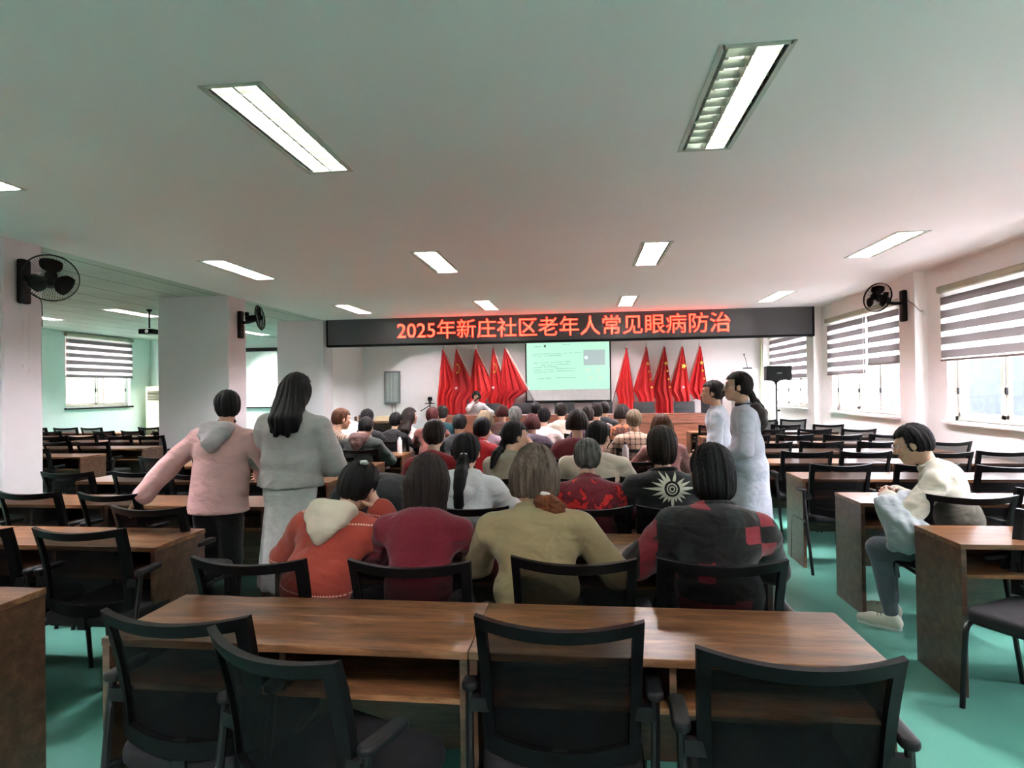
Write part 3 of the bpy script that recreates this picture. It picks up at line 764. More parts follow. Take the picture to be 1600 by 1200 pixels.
# ------------------------------------------------------------------ wall fans
def fan(name_label, mount, facing, tilt, arm, R=.225):
    """mount: wall point; facing: yaw of the blowing direction (0 = +y); arm: vector from the mount to the head"""
    root = empty('wall_fan', mount); tag(root, name_label, 'fan', 'black wall fans')
    nx = 1 if arm[0] > 0 else -1
    body = MB().slab((nx * .03, 0, -.22), .035, .06, .44, .03, .02, 4); body.build('wall_bracket', M_black, root, True)
    MB().tube([(nx * .03, 0, .04), (arm[0] * .5, arm[1] * .5, .03), (arm[0] * .8, arm[1] * .8, arm[2] * .6)], .024, 10, 1).build('arm', M_black, root, True)
    A = Vector(arm); Mh = Matrix.Translation(A) @ Matrix.Rotation(facing, 4, 'Z') @ Matrix.Rotation(tilt, 4, 'X') @ Matrix.Rotation(-PI / 2, 4, 'X')  # local +z -> facing
    R3 = Mh.to_3x3()
    MB().lathe([(.001, -.2), (.05, -.19), (.06, -.1), (.055, -.03), (.02, -.02), (.001, -.02)], A, 20, R3).build('motor', M_black, root, True)
    bl = MB()
    for k in range(3):
        a = k * 2 * PI / 3 + .5; g = []
        for j in range(8):
            r = .04 + (R - .075) * j / 7
            for i in range(6):
                w = (.5 + 1.0 * math.sin(PI * (j / 7) ** .7 * .85)) * (i / 5 - .5); an = a + w
                g.append(Mh @ Vector((math.cos(an) * r, math.sin(an) * r, .03 + .05 * (i / 5 - .5))))
        bl.add(g, [(j * 6 + i, j * 6 + i + 1, (j + 1) * 6 + i + 1, (j + 1) * 6 + i) for j in range(7) for i in range(5)])
    bl.lathe([(.001, -.01), (.045, 0), (.045, .05), (.03, .07), (.001, .075)], A, 16, R3)
    b_ = bl.build('blades', M_black, root, True); so = b_.modifiers.new('s', 'SOLIDIFY'); so.thickness = .003
    cg = MB()
    for k in range(3): cg.tube([Mh @ Vector((math.cos(t) * (R + .001), math.sin(t) * (R + .001), .02 + .012 * (k - 1))) for t in [2 * PI * i / 40 for i in range(41)]], .004, 6)
    for s_ in (1, -1):
        for k in range(60):
            a = 2 * PI * k / 60; pts = []
            for j in range(7):
                r = .045 + (R - .045) * j / 6; z = .02 + s_ * (.075 if s_ > 0 else .06) * math.sqrt(max(0, 1 - (r / R) ** 2.4)); pts.append(Mh @ Vector((math.cos(a + .25 * s_ * (1 - j / 6)) * r, math.sin(a + .25 * s_ * (1 - j / 6)) * r, z)))
            cg.tube(pts, .0016, 3, cap=False)
    cg.lathe([(.001, .09), (.05, .09), (.05, .098), (.001, .102)], A, 16, R3)
    cg.build('cage', M_black, root)
    MB().lathe([(.001, 0), (.032, 0), (.034, .06), (.001, .065)], A + R3 @ Vector((0, 0, -.17)) + Vector((0, 0, .05)), 14).build('swing_knob', M_black, root, True)
    return root
f1 = fan('large black wall fan on the nearest left pillar', (-5.5, 5.33, 2.67), -2.35, .12, (.42, -.10, .0), .225)
for dy, l_ in ((-.03, .62), (.035, .66)): MB().tube([(.04, dy, -.2), (.05, dy, -.2 - l_)], .003, 5).lathe([(.001, 0), (.008, -.01), (.006, -.03), (.001, -.035)], (.05, dy, -.2 - l_), 8).build('pull_cord', M_white, f1)
MB().tube([(.06, .05, -.1), (.1, .12, -.16), (.03, .2, -.25), (.01, .22, -.42)], .004, 6, 2).build('power_cord', M_dark, f1)
f2 = fan('smaller looking black wall fan on the middle left pillar seen from its side', (-5.5, 9.12, 2.64), -.95, .18, (.34, -.02, .10), .2)
MB().tube([(.05, .05, -.1), (.09, .1, -.2), (.02, .14, -.35)], .004, 6, 2).build('power_cord', M_white, f2)
f3 = fan('black wall fan on the right window pillar', (4.5, 9.0, 2.63), 2.12, .15, (-.38, -.05, .12), .2)
MB().tube([(-.03, -.06, .1), (-.04, -.15, .05), (0, -.232, -.02), (.06, -.235, -.1), (.13, -.235, -.12)], .004, 6, 2).build('power_cord', M_dark, f3)
MB().bevbox((4.6, 8.755, 2.47), (4.68, 8.78, 2.55), .004).build('wall_socket', M_white)
tag(bpy.data.objects['wall_socket'], 'small white wall socket beside the right wall fan cable', 'socket')

# ------------------------------------------------------------------ speaker on stand, cabinet, microphone
sp = empty('tripod_stand', (4.15, 13.6, 0)); tag(sp, 'black tripod speaker stand in the far right corner', 'stand')
MB().tube([(0, 0, .35), (0, 0, 1.66)], .017, 10).build('pole', M_metalblk, sp)
for k in range(3):
    a = k * 2 * PI / 3 + .3; MB().tube([(0, 0, .72), (math.cos(a) * .42, math.sin(a) * .42, .012)], .011, 8).build('leg', M_metalblk, sp)
MB().lathe([(.03, 0), (.03, .07)], (0, 0, .7), 12).build('collar', M_black, sp); MB().bevbox((.02, -.01, .98), (.07, .01, 1.02), .004).build('knob', M_black, sp)
lb = MB(); Msp = Matrix.Translation((4.15, 13.6, 1.65)) @ Matrix.Rotation(.2, 4, 'Z')
sk = empty('loudspeaker', (4.15, 13.6, 1.65), .12); tag(sk, 'black loudspeaker box on a tripod in front of the far window', 'loudspeaker')
MB().prism([(-.27, -.16), (.27, -.16), (.2, .15), (-.2, .15)], .31).build('cabinet', M_black, sk)
MB().bevbox((-.26, -.172, .012), (.26, -.158, .298), .006).build('grille', M_dark, sk)
MB().box((-.05, -.176, .15), (.05, -.172, .162)).build('badge', M_chrome, sk)
MB().lathe([(.1, 0), (.03, -.05), (.02, -.09)], (0, 0, 0), 12).build('pole_mount', M_black, sk)
cb = empty('filing_cabinet', (3.98, 15.55, SZ)); tag(cb, 'tall white cabinet at the right end of the stage', 'cabinet')
MB().bevbox((-.26, -.22, 0), (.26, .22, 1.76), .008).build('body', M_white, cb)
for sx in (-1, 1):
    d_ = MB().bevbox((sx * .128 - .124, -.236, .03), (sx * .128 + .124, -.218, 1.73), .004).build('door', M_white, cb)
    MB().bevbox((sx * .03 - .006, -.25, 1.0), (sx * .03 + .006, -.236, 1.12), .003).build('handle', M_dark, d_)
mi = empty('gooseneck_microphone', (4.05, 15.5, SZ + 1.76)); tag(mi, 'black gooseneck microphone standing on the white cabinet', 'microphone')
MB().bevbox((-.1, -.07, 0), (.1, .07, .035), .01).build('base', M_dark, mi); MB().tube([(.0, 0, .03), (-.02, 0, .2), (-.07, -.02, .33)], .006, 6, 2).build('neck', M_black, mi)
MB().lathe([(.001, 0), (.014, .005), (.014, .05), (.001, .055)], (-.075, -.02, .33), 10).build('head', M_black, mi)
pp_ = MB().tube([(4.44, 15.7, 0), (4.44, 15.7, CEIL)], .022, 10).build('wall_pipe', mat('pale_green_pipe', srgb(196, 206, 160), .5)); tag(pp_, 'thin pale green vertical pipe in the far right corner', 'pipe')

# wall panel left of the flags and small table, tripod camera
vb = empty('wall_hatch', (-5.18, 15.98, 1.2)); tag(vb, 'grey framed hatch with slats on the white wall left of the flags', 'hatch')
MB().bevbox((-.22, -.06, 0), (.22, .0, .88), .01).build('frame', mat('hatch_grey', srgb(120, 124, 122), .4), vb)
MB().box((-.17, -.066, .05), (.17, -.058, .83)).build('panel', mat('hatch_panel', srgb(150, 158, 152), .35), vb)
for k in range(3): MB().box((-.12 + .1 * k, -.075, .06), (-.105 + .1 * k, -.064, .82)).build('slat', mat('hatch_slat', srgb(176, 182, 176), .4), vb)
ca = MB().tube([(-5.1, 15.97, 1.2), (-5.08, 15.9, .95), (-5.0, 15.93, .6), (-5.02, 15.8, .02)], .006, 6, 2).tube([(-5.2, 15.97, 1.2), (-5.18, 15.92, .8), (-5.05, 15.93, .5), (-5.1, 15.8, .02)], .006, 6, 2).build('hanging_cable', M_dark); tag(ca, 'dark cable hanging down from the grey wall hatch', 'cable')
tb = empty('side_table', (-4.5, 12.6, 0)); tag(tb, 'small dark brown table at the left end of the stage', 'table')
MB().bevbox((-.55, -.25, .86), (.55, .25, .9), .006).build('table_top', M_walnut, tb)
for sx in (-1, 1): MB().bevbox((sx * .52 - .015, -.23, 0), (sx * .52 + .015, .23, .86), .004).build('side_panel', M_walnut_side, tb)
MB().box((-.5, .2, .3), (.5, .22, .86)).build('back_panel', M_walnut_side, tb)
bx = MB().bevbox((-4.45, 12.5, .9), (-4.0, 12.75, 1.0), .006).build('cardboard_box', mat('cardboard', srgb(196, 182, 150), .8)); tag(bx, 'low beige cardboard box on the small table left of the stage', 'box')
for q, (x, h) in enumerate(((-4.9, .1), (-4.8, .13))):
    c_ = MB().lathe([(.03, 0), (.035, h * .8), (.02, h), (.001, h)], (x, 12.55, .9), 12).build('jar', mat('jar_brown', srgb(110, 60, 40), .4), None, True); tag(c_, ['shorter', 'taller'][q] + ' brown jar on the small table left of the stage', 'jar', 'jars on the side table')
tc = empty('camera_tripod', (-3.25, 12.85 - .3, 0)); tag(tc, 'black tripod holding a small camera in front of the left flags', 'tripod')
MB().tube([(0, 0, .5), (0, 0, 1.25)], .014, 8).build('column', M_metalblk, tc)
for k in range(3):
    a = k * 2 * PI / 3 + .2; MB().tube([(0, 0, 1.08), (math.cos(a) * .38, math.sin(a) * .38, .01)], .011, 8).build('leg', M_metalblk, tc)
MB().tube([(0, 0, 1.22), (-.2, -.02, 1.1)], .01, 8).build('pan_handle', M_metalblk, tc)
MB().bevbox((-.1, -.04, 1.25), (.1, .04, 1.268), .004).build('plate', M_black, tc)
vc = MB().lathe([(.001, -.05), (.045, -.04), (.052, 0), (.045, .04), (.001, .05)], (-3.25, 12.55, 1.355), 16).lathe([(.04, 0), (.02, .04), (.04, .05)], (-3.25, 12.55, 1.266), 12).build('small_camera', M_black, None, True); tag(vc, 'round black camera on top of the tripod', 'camera')

# ------------------------------------------------------------------ side area: air conditioner, projector, screen
ac = empty('air_conditioner', (-11.65, 15.4, 0)); tag(ac, 'tall cream floor standing air conditioner in the far left corner', 'air conditioner')
M_ac = mat('cream_plastic', srgb(214, 212, 168), .45, .03, 4)
MB().bevbox((-.27, -.2, 0), (.27, .2, 1.76), .025).build('body', M_ac, ac, True)
gr = MB().box((-.2, -.212, 1.36), (.2, -.198, 1.62)).build('air_outlet', M_dark, ac)
for k in range(6): MB().box((-.2, -.222, 1.375 + .042 * k), (.2, -.208, 1.385 + .042 * k)).build('louvre', M_ac, gr)
MB().bevbox((-.23, -.212, .9), (.23, -.196, 1.3), .006).build('control_panel', M_ac, ac); MB().bevbox((-.23, -.212, .1), (.23, -.196, .82), .006).build('intake_panel', M_ac, ac)
MB().box((-.05, -.216, 1.15), (.05, -.211, 1.165)).build('display', M_dark, ac)
pj = empty('projector', (-7.75, 10.0, CEIL)); tag(pj, 'small dark projector hanging from the side area ceiling', 'projector')
MB().tube([(0, 0, 0), (0, 0, -.34)], .015, 8).build('ceiling_pole', M_dark, pj); MB().lathe([(.05, 0), (.05, -.015), (.02, -.05)], (0, 0, 0), 12).build('ceiling_plate', M_dark, pj)
MB().bevbox((-.13, -.12, -.45), (.13, .12, -.36), .015).build('body', M_black, pj); MB().lathe([(.03, 0), (.035, .03), (.001, .03)], (.06, -.12, -.405), 12, Matrix.Rotation(PI / 2, 3, 'X')).build('lens', M_chrome, pj)
sc2 = empty('projection_screen', (-8.75, 15.7, 0)); tag(sc2, 'blank white projection screen between the left pillars', 'projection screen')
MB().bevbox((-1.15, -.06, 2.68), (1.15, .04, 2.78), .015).build('roller_case', M_black, sc2)
MB().box((-1.1, -.012, 1.15), (1.1, -.004, 2.7)).build('screen_surface', mat('screen_white_2', srgb(196, 206, 198), .8), sc2)
MB().bevbox((-1.12, -.02, 1.11), (1.12, .005, 1.15), .006).build('weight_bar', M_dark, sc2)

# things on the desks
def thing(mb, name, m, label, cat, loc, rz=0, group=None, smooth=True):
    o = mb.build(name, m, None, smooth, loc); o.rotation_euler = (0, 0, rz); tag(o, label, cat, group); return o
DZ = .7505
thing(MB().box((-.105, -.15, 0), (.105, .15, .012)), 'paper_stack', M_paper, 'white papers on the desk beside the person in off-white', 'paper', (.42, 5.25, DZ), -.3, None, False)
thing(MB().box((-.105, -.15, 0), (.105, .15, .003)), 'paper_sheet', M_paper, 'white sheet of paper on the fifth row centre desk', 'paper', (.7, 6.25, DZ), .2, None, False)
def bottle(loc, label, m, s=1.0):
    root = empty('water_bottle', loc); tag(root, label, 'bottle', 'bottles on the desks')
    MB().lathe([(.001, 0), (.03 * s, 0), (.033 * s, .02), (.033 * s, .16), (.015 * s, .2), (.014 * s, .215)], (0, 0, 0), 14).build('bottle_body', m, root, True)
    MB().lathe([(.017 * s, .21), (.017 * s, .235), (.001, .236)], (0, 0, 0), 12).build('cap', M_dark, root, True)
bottle((1.0 - .25, 6.22, DZ), 'dark blue bottle on a desk near the centre aisle', mat('bottle_blue', srgb(40, 52, 78), .3), 1.2)
bottle((.42, 6.25, DZ), 'pale bottle on the desk left of the dark blue bottle', mat('bottle_pale', srgb(200, 205, 210), .3))
bottle((-2.3, 7.35, DZ), 'white bottle on the left block desk beside the aisle', mat('bottle_white', srgb(220, 220, 218), .3), .9)
# ------------------------------------------------------------------ smooth bodies from blended volumes
def V(*a): return np.array(a if len(a) > 1 else a[0], dtype=np.float64)
def nrm(v): return v / (np.linalg.norm(v) + 1e-9)
def cone(a, b, ra, rb, k=0.02, sc=None): return ('cone', V(a), V(b), ra, rb, k, sc)
def ell(c, r, R=None, k=0.03): return ('ell', V(c), V(r), np.eye(3) if R is None else R, k)
def rbox(c, h, rr, R=None, k=0.02): return ('box', V(c), V(h), rr, np.eye(3) if R is None else R, k)
def ev(p, X):
    if p[0] == 'cone':
        _, a, b, ra, rb, k, sc = p; ba = b - a; L2 = ba @ ba + 1e-12
        pa = X - a
        if sc is not None:  # flatten: sc = (axis, factor)
            ax, f = sc; d = pa @ ax; pa = pa + np.outer(d, ax) * (1 / f - 1)
        h = np.clip((pa @ ba) / L2, 0, 1)
        return np.linalg.norm(pa - h[:, None] * ba, axis=1) - (ra + (rb - ra) * h), k
    if p[0] == 'ell':
        _, c, r, R, k = p; q = (X - c) @ R
        k0 = np.linalg.norm(q / r, axis=1); k1 = np.linalg.norm(q / (r * r), axis=1) + 1e-9
        return k0 * (k0 - 1) / k1, k
    _, c, hh, rr, R, k = p; q = np.abs((X - c) @ R) - (hh - rr)
    return np.linalg.norm(np.maximum(q, 0), axis=1) + np.minimum(q.max(axis=1), 0) - rr, k
def smin(a, b, k):
    h = np.clip(0.5 + 0.5 * (b - a) / k, 0, 1); return b + (a - b) * h - k * h * (1 - h)
def smax(a, b, k): return -smin(-a, -b, k)
def field(prims, cuts=(), disp=None):
    def f(X):
        d = None
        for p in prims:
            e, k = ev(p, X); d = e if d is None else smin(d, e, max(k, 1e-4))
        for c in cuts:
            if callable(c): d = smax(d, c(X), 0.008)
            else: e, k = ev(c, X); d = smax(d, -e, k)
        if disp is not None: d = d + disp(X)
        return d
    return f
def bounds(prims, pad=0.03):
    lo = np.full(3, 9e9); hi = -lo
    for p in prims:
        if p[0] == 'cone': r = max(p[3], p[4]); q = [(p[1] - r), (p[2] - r), (p[1] + r), (p[2] + r)]
        elif p[0] == 'ell': r = p[2].max(); q = [p[1] - r, p[1] + r]
        else: r = np.linalg.norm(p[2]); q = [p[1] - r, p[1] + r]
        for z in q: lo = np.minimum(lo, z); hi = np.maximum(hi, z)
    return lo - pad, hi + pad
def surface_nets(f, lo, hi, h):
    n = np.maximum(np.ceil((hi - lo) / h).astype(int) + 1, 3)
    gx, gy, gz = [lo[i] + h * np.arange(n[i]) for i in range(3)]
    X = np.stack(np.meshgrid(gx, gy, gz, indexing='ij'), -1).reshape(-1, 3)
    D = np.concatenate([f(X[i:i + 200000]) for i in range(0, len(X), 200000)]).reshape(n)
    D[0] = D[-1] = 1; D[:, 0] = D[:, -1] = 1; D[:, :, 0] = D[:, :, -1] = 1
    D = np.where(np.abs(D) < 1e-7, 1e-7, D); S = D < 0
    c = [(i, j, k) for i in (0, 1) for j in (0, 1) for k in (0, 1)]
    sl = lambda A, o: A[o[0]:A.shape[0] - 1 + o[0], o[1]:A.shape[1] - 1 + o[1], o[2]:A.shape[2] - 1 + o[2]]
    cnt = sum(sl(S, o).astype(int) for o in c); act = (cnt > 0) & (cnt < 8)
    idx = -np.ones(act.shape, int); A = np.argwhere(act); idx[act] = np.arange(len(A))
    P = np.zeros((len(A), 3)); W = np.zeros(len(A))
    cd = {o: sl(D, o)[act] for o in c}
    for o in c:
        for ax in range(3):
            if o[ax] == 0:
                o2 = list(o); o2[ax] = 1; o2 = tuple(o2); d0, d1 = cd[o], cd[o2]; m = (d0 < 0) != (d1 < 0)
                t = np.where(m, d0 / np.where(m, d0 - d1, 1), 0); q = np.array(o, float)[None].repeat(len(A), 0); q[:, ax] = t
                P += q * m[:, None]; W += m
    P = lo + h * (A + P / W[:, None])
    F = []
    for ax in range(3):
        b, e = (ax + 1) % 3, (ax + 2) % 3
        s0 = [slice(1, -1)] * 3; s1 = [slice(1, -1)] * 3; s0[ax] = slice(0, -1); s1[ax] = slice(1, None)
        a0, a1 = S[tuple(s0)], S[tuple(s1)]; E = np.argwhere(a0 != a1)
        sg_ = a0[a0 != a1]
        for q in (b, e): E[:, q] += 1
        def g(db, de):
            I = E.copy(); I[:, b] -= db; I[:, e] -= de; return idx[I[:, 0], I[:, 1], I[:, 2]]
        Q = np.stack([g(0, 0), g(1, 0), g(1, 1), g(0, 1)], 1); Q[~sg_] = Q[~sg_][:, ::-1]; F.append(Q)
    F = np.concatenate(F); F = F[(F >= 0).all(1)]
    return P, F
def relax(P, F, it=2):
    for _ in range(it):
        S = np.zeros_like(P); N = np.zeros(len(P))
        for a in range(4):
            for b in ((a + 1) % 4, (a + 3) % 4): np.add.at(S, F[:, a], P[F[:, b]]); np.add.at(N, F[:, a], 1)
        P = P * .5 + .5 * S / np.maximum(N, 1)[:, None]
    return P
def sdf_geo(prims, h, cuts=(), disp=None, pad=0.03, it=1):
    lo, hi = bounds(prims, pad); P, F = surface_nets(field(prims, cuts, disp), lo, hi, h)
    if it: P = relax(P, F, it)
    return P, F
def geo_obj(name, geos, mats, parent, mi=None):
    """geos: list of (P, F, material index)"""
    me = bpy.data.meshes.new(name); vs = []; fs = []; ms = []; o = 0
    for P, F, m in geos:
        vs.append(P); fs.append(F + o); ms += [m] * len(F); o += len(P)
    Vv = np.concatenate(vs); Ff = np.concatenate(fs)
    me.vertices.add(len(Vv)); me.vertices.foreach_set('co', Vv.astype(np.float32).ravel())
    me.loops.add(len(Ff) * 4); me.loops.foreach_set('vertex_index', Ff.astype(np.int32).ravel())
    me.polygons.add(len(Ff)); me.polygons.foreach_set('loop_start', np.arange(0, len(Ff) * 4, 4, dtype=np.int32)); me.polygons.foreach_set('loop_total', np.full(len(Ff), 4, dtype=np.int32))
    me.update(calc_edges=True); me.validate()
    for m in (mats if isinstance(mats, (list, tuple)) else [mats]): me.materials.append(m)
    me.polygons.foreach_set('use_smooth', [True] * len(me.polygons))
    if max(ms) > 0: me.polygons.foreach_set('material_index', ms)
    ob = bpy.data.objects.new(name, me); COL.objects.link(ob)
    if parent: ob.parent = parent
    return ob
def wrinkles(amp, seed, fx=(9, 9, 22)):
    r = np.random.RandomState(seed); K = r.randn(7, 3) * np.array(fx); ph = r.rand(7) * 6.28
    def d(X):
        s = np.zeros(len(X)); w = np.sin(X @ K[0] + ph[0]) * .8
        for k, p in zip(K[1:], ph[1:]): s += 1 - 1.7 * np.abs(np.sin(X @ k * .6 + p + w))
        return amp * s / 2.4
    return d
def rot(axis, a):
    return np.array(Matrix.Rotation(a, 3, Vector(axis)))
def basis(x, y, z): return np.stack([x, y, z], 1)

# ------------------------------------------------------------------ hands, heads, people
def hand_geo(wrist, d, palm_n, curl, side, sc=1.0, h=0.0045, rough=False):
    """d: direction wrist->knuckles, palm_n: direction the palm faces, side: +1 right hand. returns geometry of palm, four fingers and thumb"""
    d = nrm(d); n = nrm(palm_n - d * (palm_n @ d)); x = np.cross(d, n) * side   # x points to the thumb side
    P = []; w = wrist
    def q(a, b, c): return w + sc * (x * a + d * b + n * c)
    P.append(cone(q(0, -.03, 0), q(0, .01, 0), .024 * sc, .023 * sc, .02))
    P.append(cone(q(-.022, .03, 0), q(-.026, .075, 0), .016 * sc, .013 * sc, .02)); P.append(cone(q(.018, .03, 0), q(.024, .08, 0), .017 * sc, .013 * sc, .02)); P.append(cone(q(0, .02, .002), q(0, .08, .0), .017 * sc, .014 * sc, .02))
    for i, (ox, l, oy) in enumerate(((.031, .070, .083), (.0105, .078, .088), (-.0105, .072, .084), (-.031, .056, .076))):
        c = curl * (1 + .08 * i); a = q(ox, oy, 0); ang = .25 * c
        for k, (f, r0, r1) in enumerate(((.45, .0092, .0085), (.32, .0085, .0078), (.23, .0078, .0066))):
            dd = d * math.cos(ang) + n * math.sin(ang) + x * (ox * 1.6 * (1 - c * .5)); b = a + nrm(dd) * l * f * sc
            P.append(cone(a, b, r0 * sc, r1 * sc, .004)); a = b; ang += .55 * c + .06
    a = q(.03, .02, .004); b = a + sc * (x * .022 + d * .028 + n * .012); e = b + sc * (x * .006 + d * .028 + n * (.012 + .012 * curl))
    P += [cone(q(.018, .015, .002), a, .017 * sc, .014 * sc, .015), cone(a, b, .0125 * sc, .0105 * sc, .008), cone(b, e, .0105 * sc, .008 * sc, .004)]
    return sdf_geo(P, h, pad=.012, it=1), P

def ik(a, b, l1, l2, hint):
    v = b - a; D = np.linalg.norm(v); D2 = min(D, (l1 + l2) * .995); u = v / (D + 1e-9)
    ca = (l1 * l1 + D2 * D2 - l2 * l2) / (2 * l1 * D2 + 1e-9); ca = max(-1, min(1, ca))
    n = nrm(hint - u * (hint @ u)); el = a + u * l1 * ca + n * l1 * math.sqrt(1 - ca * ca)
    return el, a + u * D2

def person(label, x, y, rz=0.0, seated=True, s=1.0, top='cloth', lean=.12, side=0.0, hunch=.25, yaw=0.0, nod=0.0, roll=0.0, hair='short', hairc='hair_black', topm=None, legm=None, skirt=False,
           arms='desk', la=None, ra=None, lel=None, rel=None, width=1.0, puff=0.0, hem=None, h=.013, group=None, face=False, collar=None, hood=None, seed=0, coat=False, glasses=False, fc=None, shoes=None, neckc=False,
           legs=None, seat=.475, hairl=0.0, mask=None, sleeve=0.0, extra=None):
    root = empty('person', (x, y, 0), rz); tag(root, label, 'person', group); root.scale = (s, s, s)
    hipz = (seat / s + .075) if seated else .90
    p0 = V(0, 0, hipz)
    def dirn(a, b): return nrm(V(math.sin(b), math.sin(a) * math.cos(b), math.cos(a) * math.cos(b)))
    u0, u1, u2 = dirn(lean * .6, side), dirn(lean + hunch * .35, side), dirn(lean + hunch, side * .8)
    waist = p0 + u0 * .17; chest = waist + u1 * .19; neck = chest + u2 * .115
    rgt = nrm(V(1, 0, 0) - u1 * u1[0]); fwd = np.cross(u1, rgt)
    Rt = basis(rgt, fwd, u1)
    nk_d = nrm(u2 * .8 + V(0, .25 - nod * .25, .55)); hb = neck + nk_d * .085
    Rh = rot((0, 0, 1), yaw) @ rot((1, 0, 0), nod) @ rot((0, 1, 0), roll)
    hc = hb + Rh @ V(0, .018, .098)
    H = lambda a, b, c: hc + Rh @ V(a, b, c)
    ws = width
    shz = neck - u2 * .055
    sh = [shz + rgt * (-.165 * ws) + u2 * (-.012), shz + rgt * (.165 * ws) + u2 * (-.012)]
    # legs
    if legs: hipL, kneL, ankL, hipR, kneR, ankR, fd = legs
    elif seated:
        hipL, hipR = p0 + V(-.09, .02, -.01), p0 + V(.09, .02, -.01)
        kneL, kneR = V(-.12, .42, hipz - .05), V(.12, .42, hipz - .05); ankL, ankR = V(-.11, .36, .09), V(.11, .4, .09); fd = V(0, 1, 0)
    else:
        hipL, hipR = p0 + V(-.09, 0, -.03), p0 + V(.09, 0, -.03)
        kneL, kneR = V(-.085, .02, .48), V(.09, .03, .48); ankL, ankR = V(-.09, -.03, .085), V(.10, .0, .085); fd = V(0, 1, 0)
    # arms
    res = []
    for k, (S_, T, E_) in enumerate(((sh[0], la, lel), (sh[1], ra, rel))):
        sx = -1 if k == 0 else 1
        if T is None:
            if arms == 'desk': T = V(sx * .10, .38, .80 / s); E_ = V(sx * .75, .1, -.6) if E_ is None else V(E_)
            elif arms == 'lap': T = V(sx * .09, .30, hipz + .09); E_ = V(sx * .7, -.4, -.4) if E_ is None else V(E_)
            elif arms == 'down': T = S_ + V(sx * .10, .07, -.49); E_ = V(sx * .8, -.6, 0) if E_ is None else V(E_)
        else: T = V(T); E_ = V(sx * .8, -.4, -.3) if E_ is None else V(E_)
        el, wr = ik(S_, T, .27, .245, E_); res.append((S_, el, wr))
    # ---- body (skin), one continuous mesh
    B = [ell(H(0, -.008, .02), (.074, .092, .092), Rh, .02), ell(H(0, .028, -.055), (.056, .062, .062), Rh, .035), cone(H(0, .06, -.085), H(0, .066, -.088), .026, .024, .03),
         cone(H(0, .083, .005), H(0, .106, -.03), .008, .0135, .012), ell(H(-.012, .094, -.034), (.009, .01, .008), Rh, .006), ell(H(.012, .094, -.034), (.009, .01, .008), Rh, .006),
         ell(H(-.034, .072, -.022), (.024, .018, .022), Rh, .02), ell(H(.034, .072, -.022), (.024, .018, .022), Rh, .02),
         cone(H(-.03, .082, .024), H(.03, .082, .024), .011, .011, .014), ell(H(0, .09, -.058), (.022, .01, .007), Rh, .006), ell(H(0, .088, -.069), (.018, .01, .007), Rh, .006)]
    for e in (-1, 1): B += [ell(H(e * .078, -.005, -.012), (.011, .018, .03), Rh @ rot((0, 0, 1), -e * .35), .008)]
    ec = [ell(H(e * .032, .092, .006), (.016, .013, .0095), Rh, .012) for e in (-1, 1)] + [ell(H(e * .09, .003, -.010), (.007, .009, .017), Rh, .004) for e in (-1, 1)]
    B += [cone(hb + Rh @ V(0, -.012, .04), neck - u2 * .01, .047, .05, .03), cone(neck - u2 * .02, chest + fwd * .01, .048, .072, .03), cone(chest + fwd * .01, p0, .072, .085, .03)]
    for S_, el, wr in res: B += [cone(neck - u2 * .045, S_, .034, .034, .03), cone(S_, el, .036, .032, .02), cone(el, wr, .033, .024, .02)]
    for a, b, c in ((hipL, kneL, ankL), (hipR, kneR, ankR)): B += [cone(a, b, .078, .052, .04), cone(b, c, .048, .033, .03)]
    hh = min(h, .011)
    near = h <= .0135
    # split evaluation: the head in a finer grid, the rest coarser, both in the same mesh
    hp = B[:13]; hl, hhi = bounds(hp[:2], .035)
    fH = field(B[:14], ec)
    gh = surface_nets(fH, hl - V(0, 0, .06), hhi, .0058 if (face or near) else .009); geos = [(relax(gh[0], gh[1], 1), gh[1], 0)]
    gb = sdf_geo(B[13:], .016, it=1); geos.append((gb[0], gb[1], 0))
    for k, (S_, el, wr) in enumerate(res):
        dd = nrm(wr - el); pn = V(0, -.2, -1) if arms == 'desk' and (la, ra)[k] is None else V((1 if k == 0 else -1), 0, -.2)
        (hg, _) = hand_geo(wr + dd * .012, dd, pn, .55, 1 if k == 1 else -1, .95, .0048 if near else .007); geos.append((hg[0], hg[1], 0))
    body = geo_obj('body', geos, skinmat(), root)
    if face:
        for e in (-1, 1):
            ey = MB().lathe([(.0001, -.0115), (.006, -.0095), (.0105, -.004), (.0115, 0), (.0105, .004), (.006, .0095), (.0001, .0115)], tuple(H(e * .031, .072, .006)), 12).build('eye', mat('eye_white', srgb(225, 222, 216), .2), root, True)
            MB().lathe([(.0001, .0), (.0052, .0), (.0045, .0022), (.0001, .003)], tuple(H(e * .031, .0822, .006)), 12, Matrix(Rh.tolist()) @ Matrix.Rotation(-PI / 2, 3, 'X')).build('iris', mat('iris_dark', srgb(30, 20, 16), .15), ey, True)
            P, F = sdf_geo([cone(H(e * .016, .089, .028), H(e * .045, .079, .027), .0035, .002, .004)], .0025, pad=.006); geo_obj('eyebrow', [(P, F, 0)], hmats[hairc], root)
        P, F = sdf_geo([ell(H(0, .0945, -.0575), (.02, .0075, .0045), Rh, .003), ell(H(0, .0925, -.067), (.017, .008, .005), Rh, .003)], .0025, pad=.006); geo_obj('lips', [(P, F, 0)], mat('lip_red', srgb(172, 92, 88), .4), root)
    if glasses:
        g = MB()
        for e in (-1, 1):
            g.tube([H(e * .033 + math.cos(t) * .024, .107, .004 + math.sin(t) * .018) for t in [2 * PI * i / 20 for i in range(21)]], .0016, 5)
            g.tube([H(e * .057, .106, .008), H(e * .078, .05, .008), H(e * .082, -.01, .0)], .0016, 5)
        g.tube([H(-.009, .108, .008), H(.009, .108, .008)], .0016, 5); g.build('glasses', M_chrome, root)
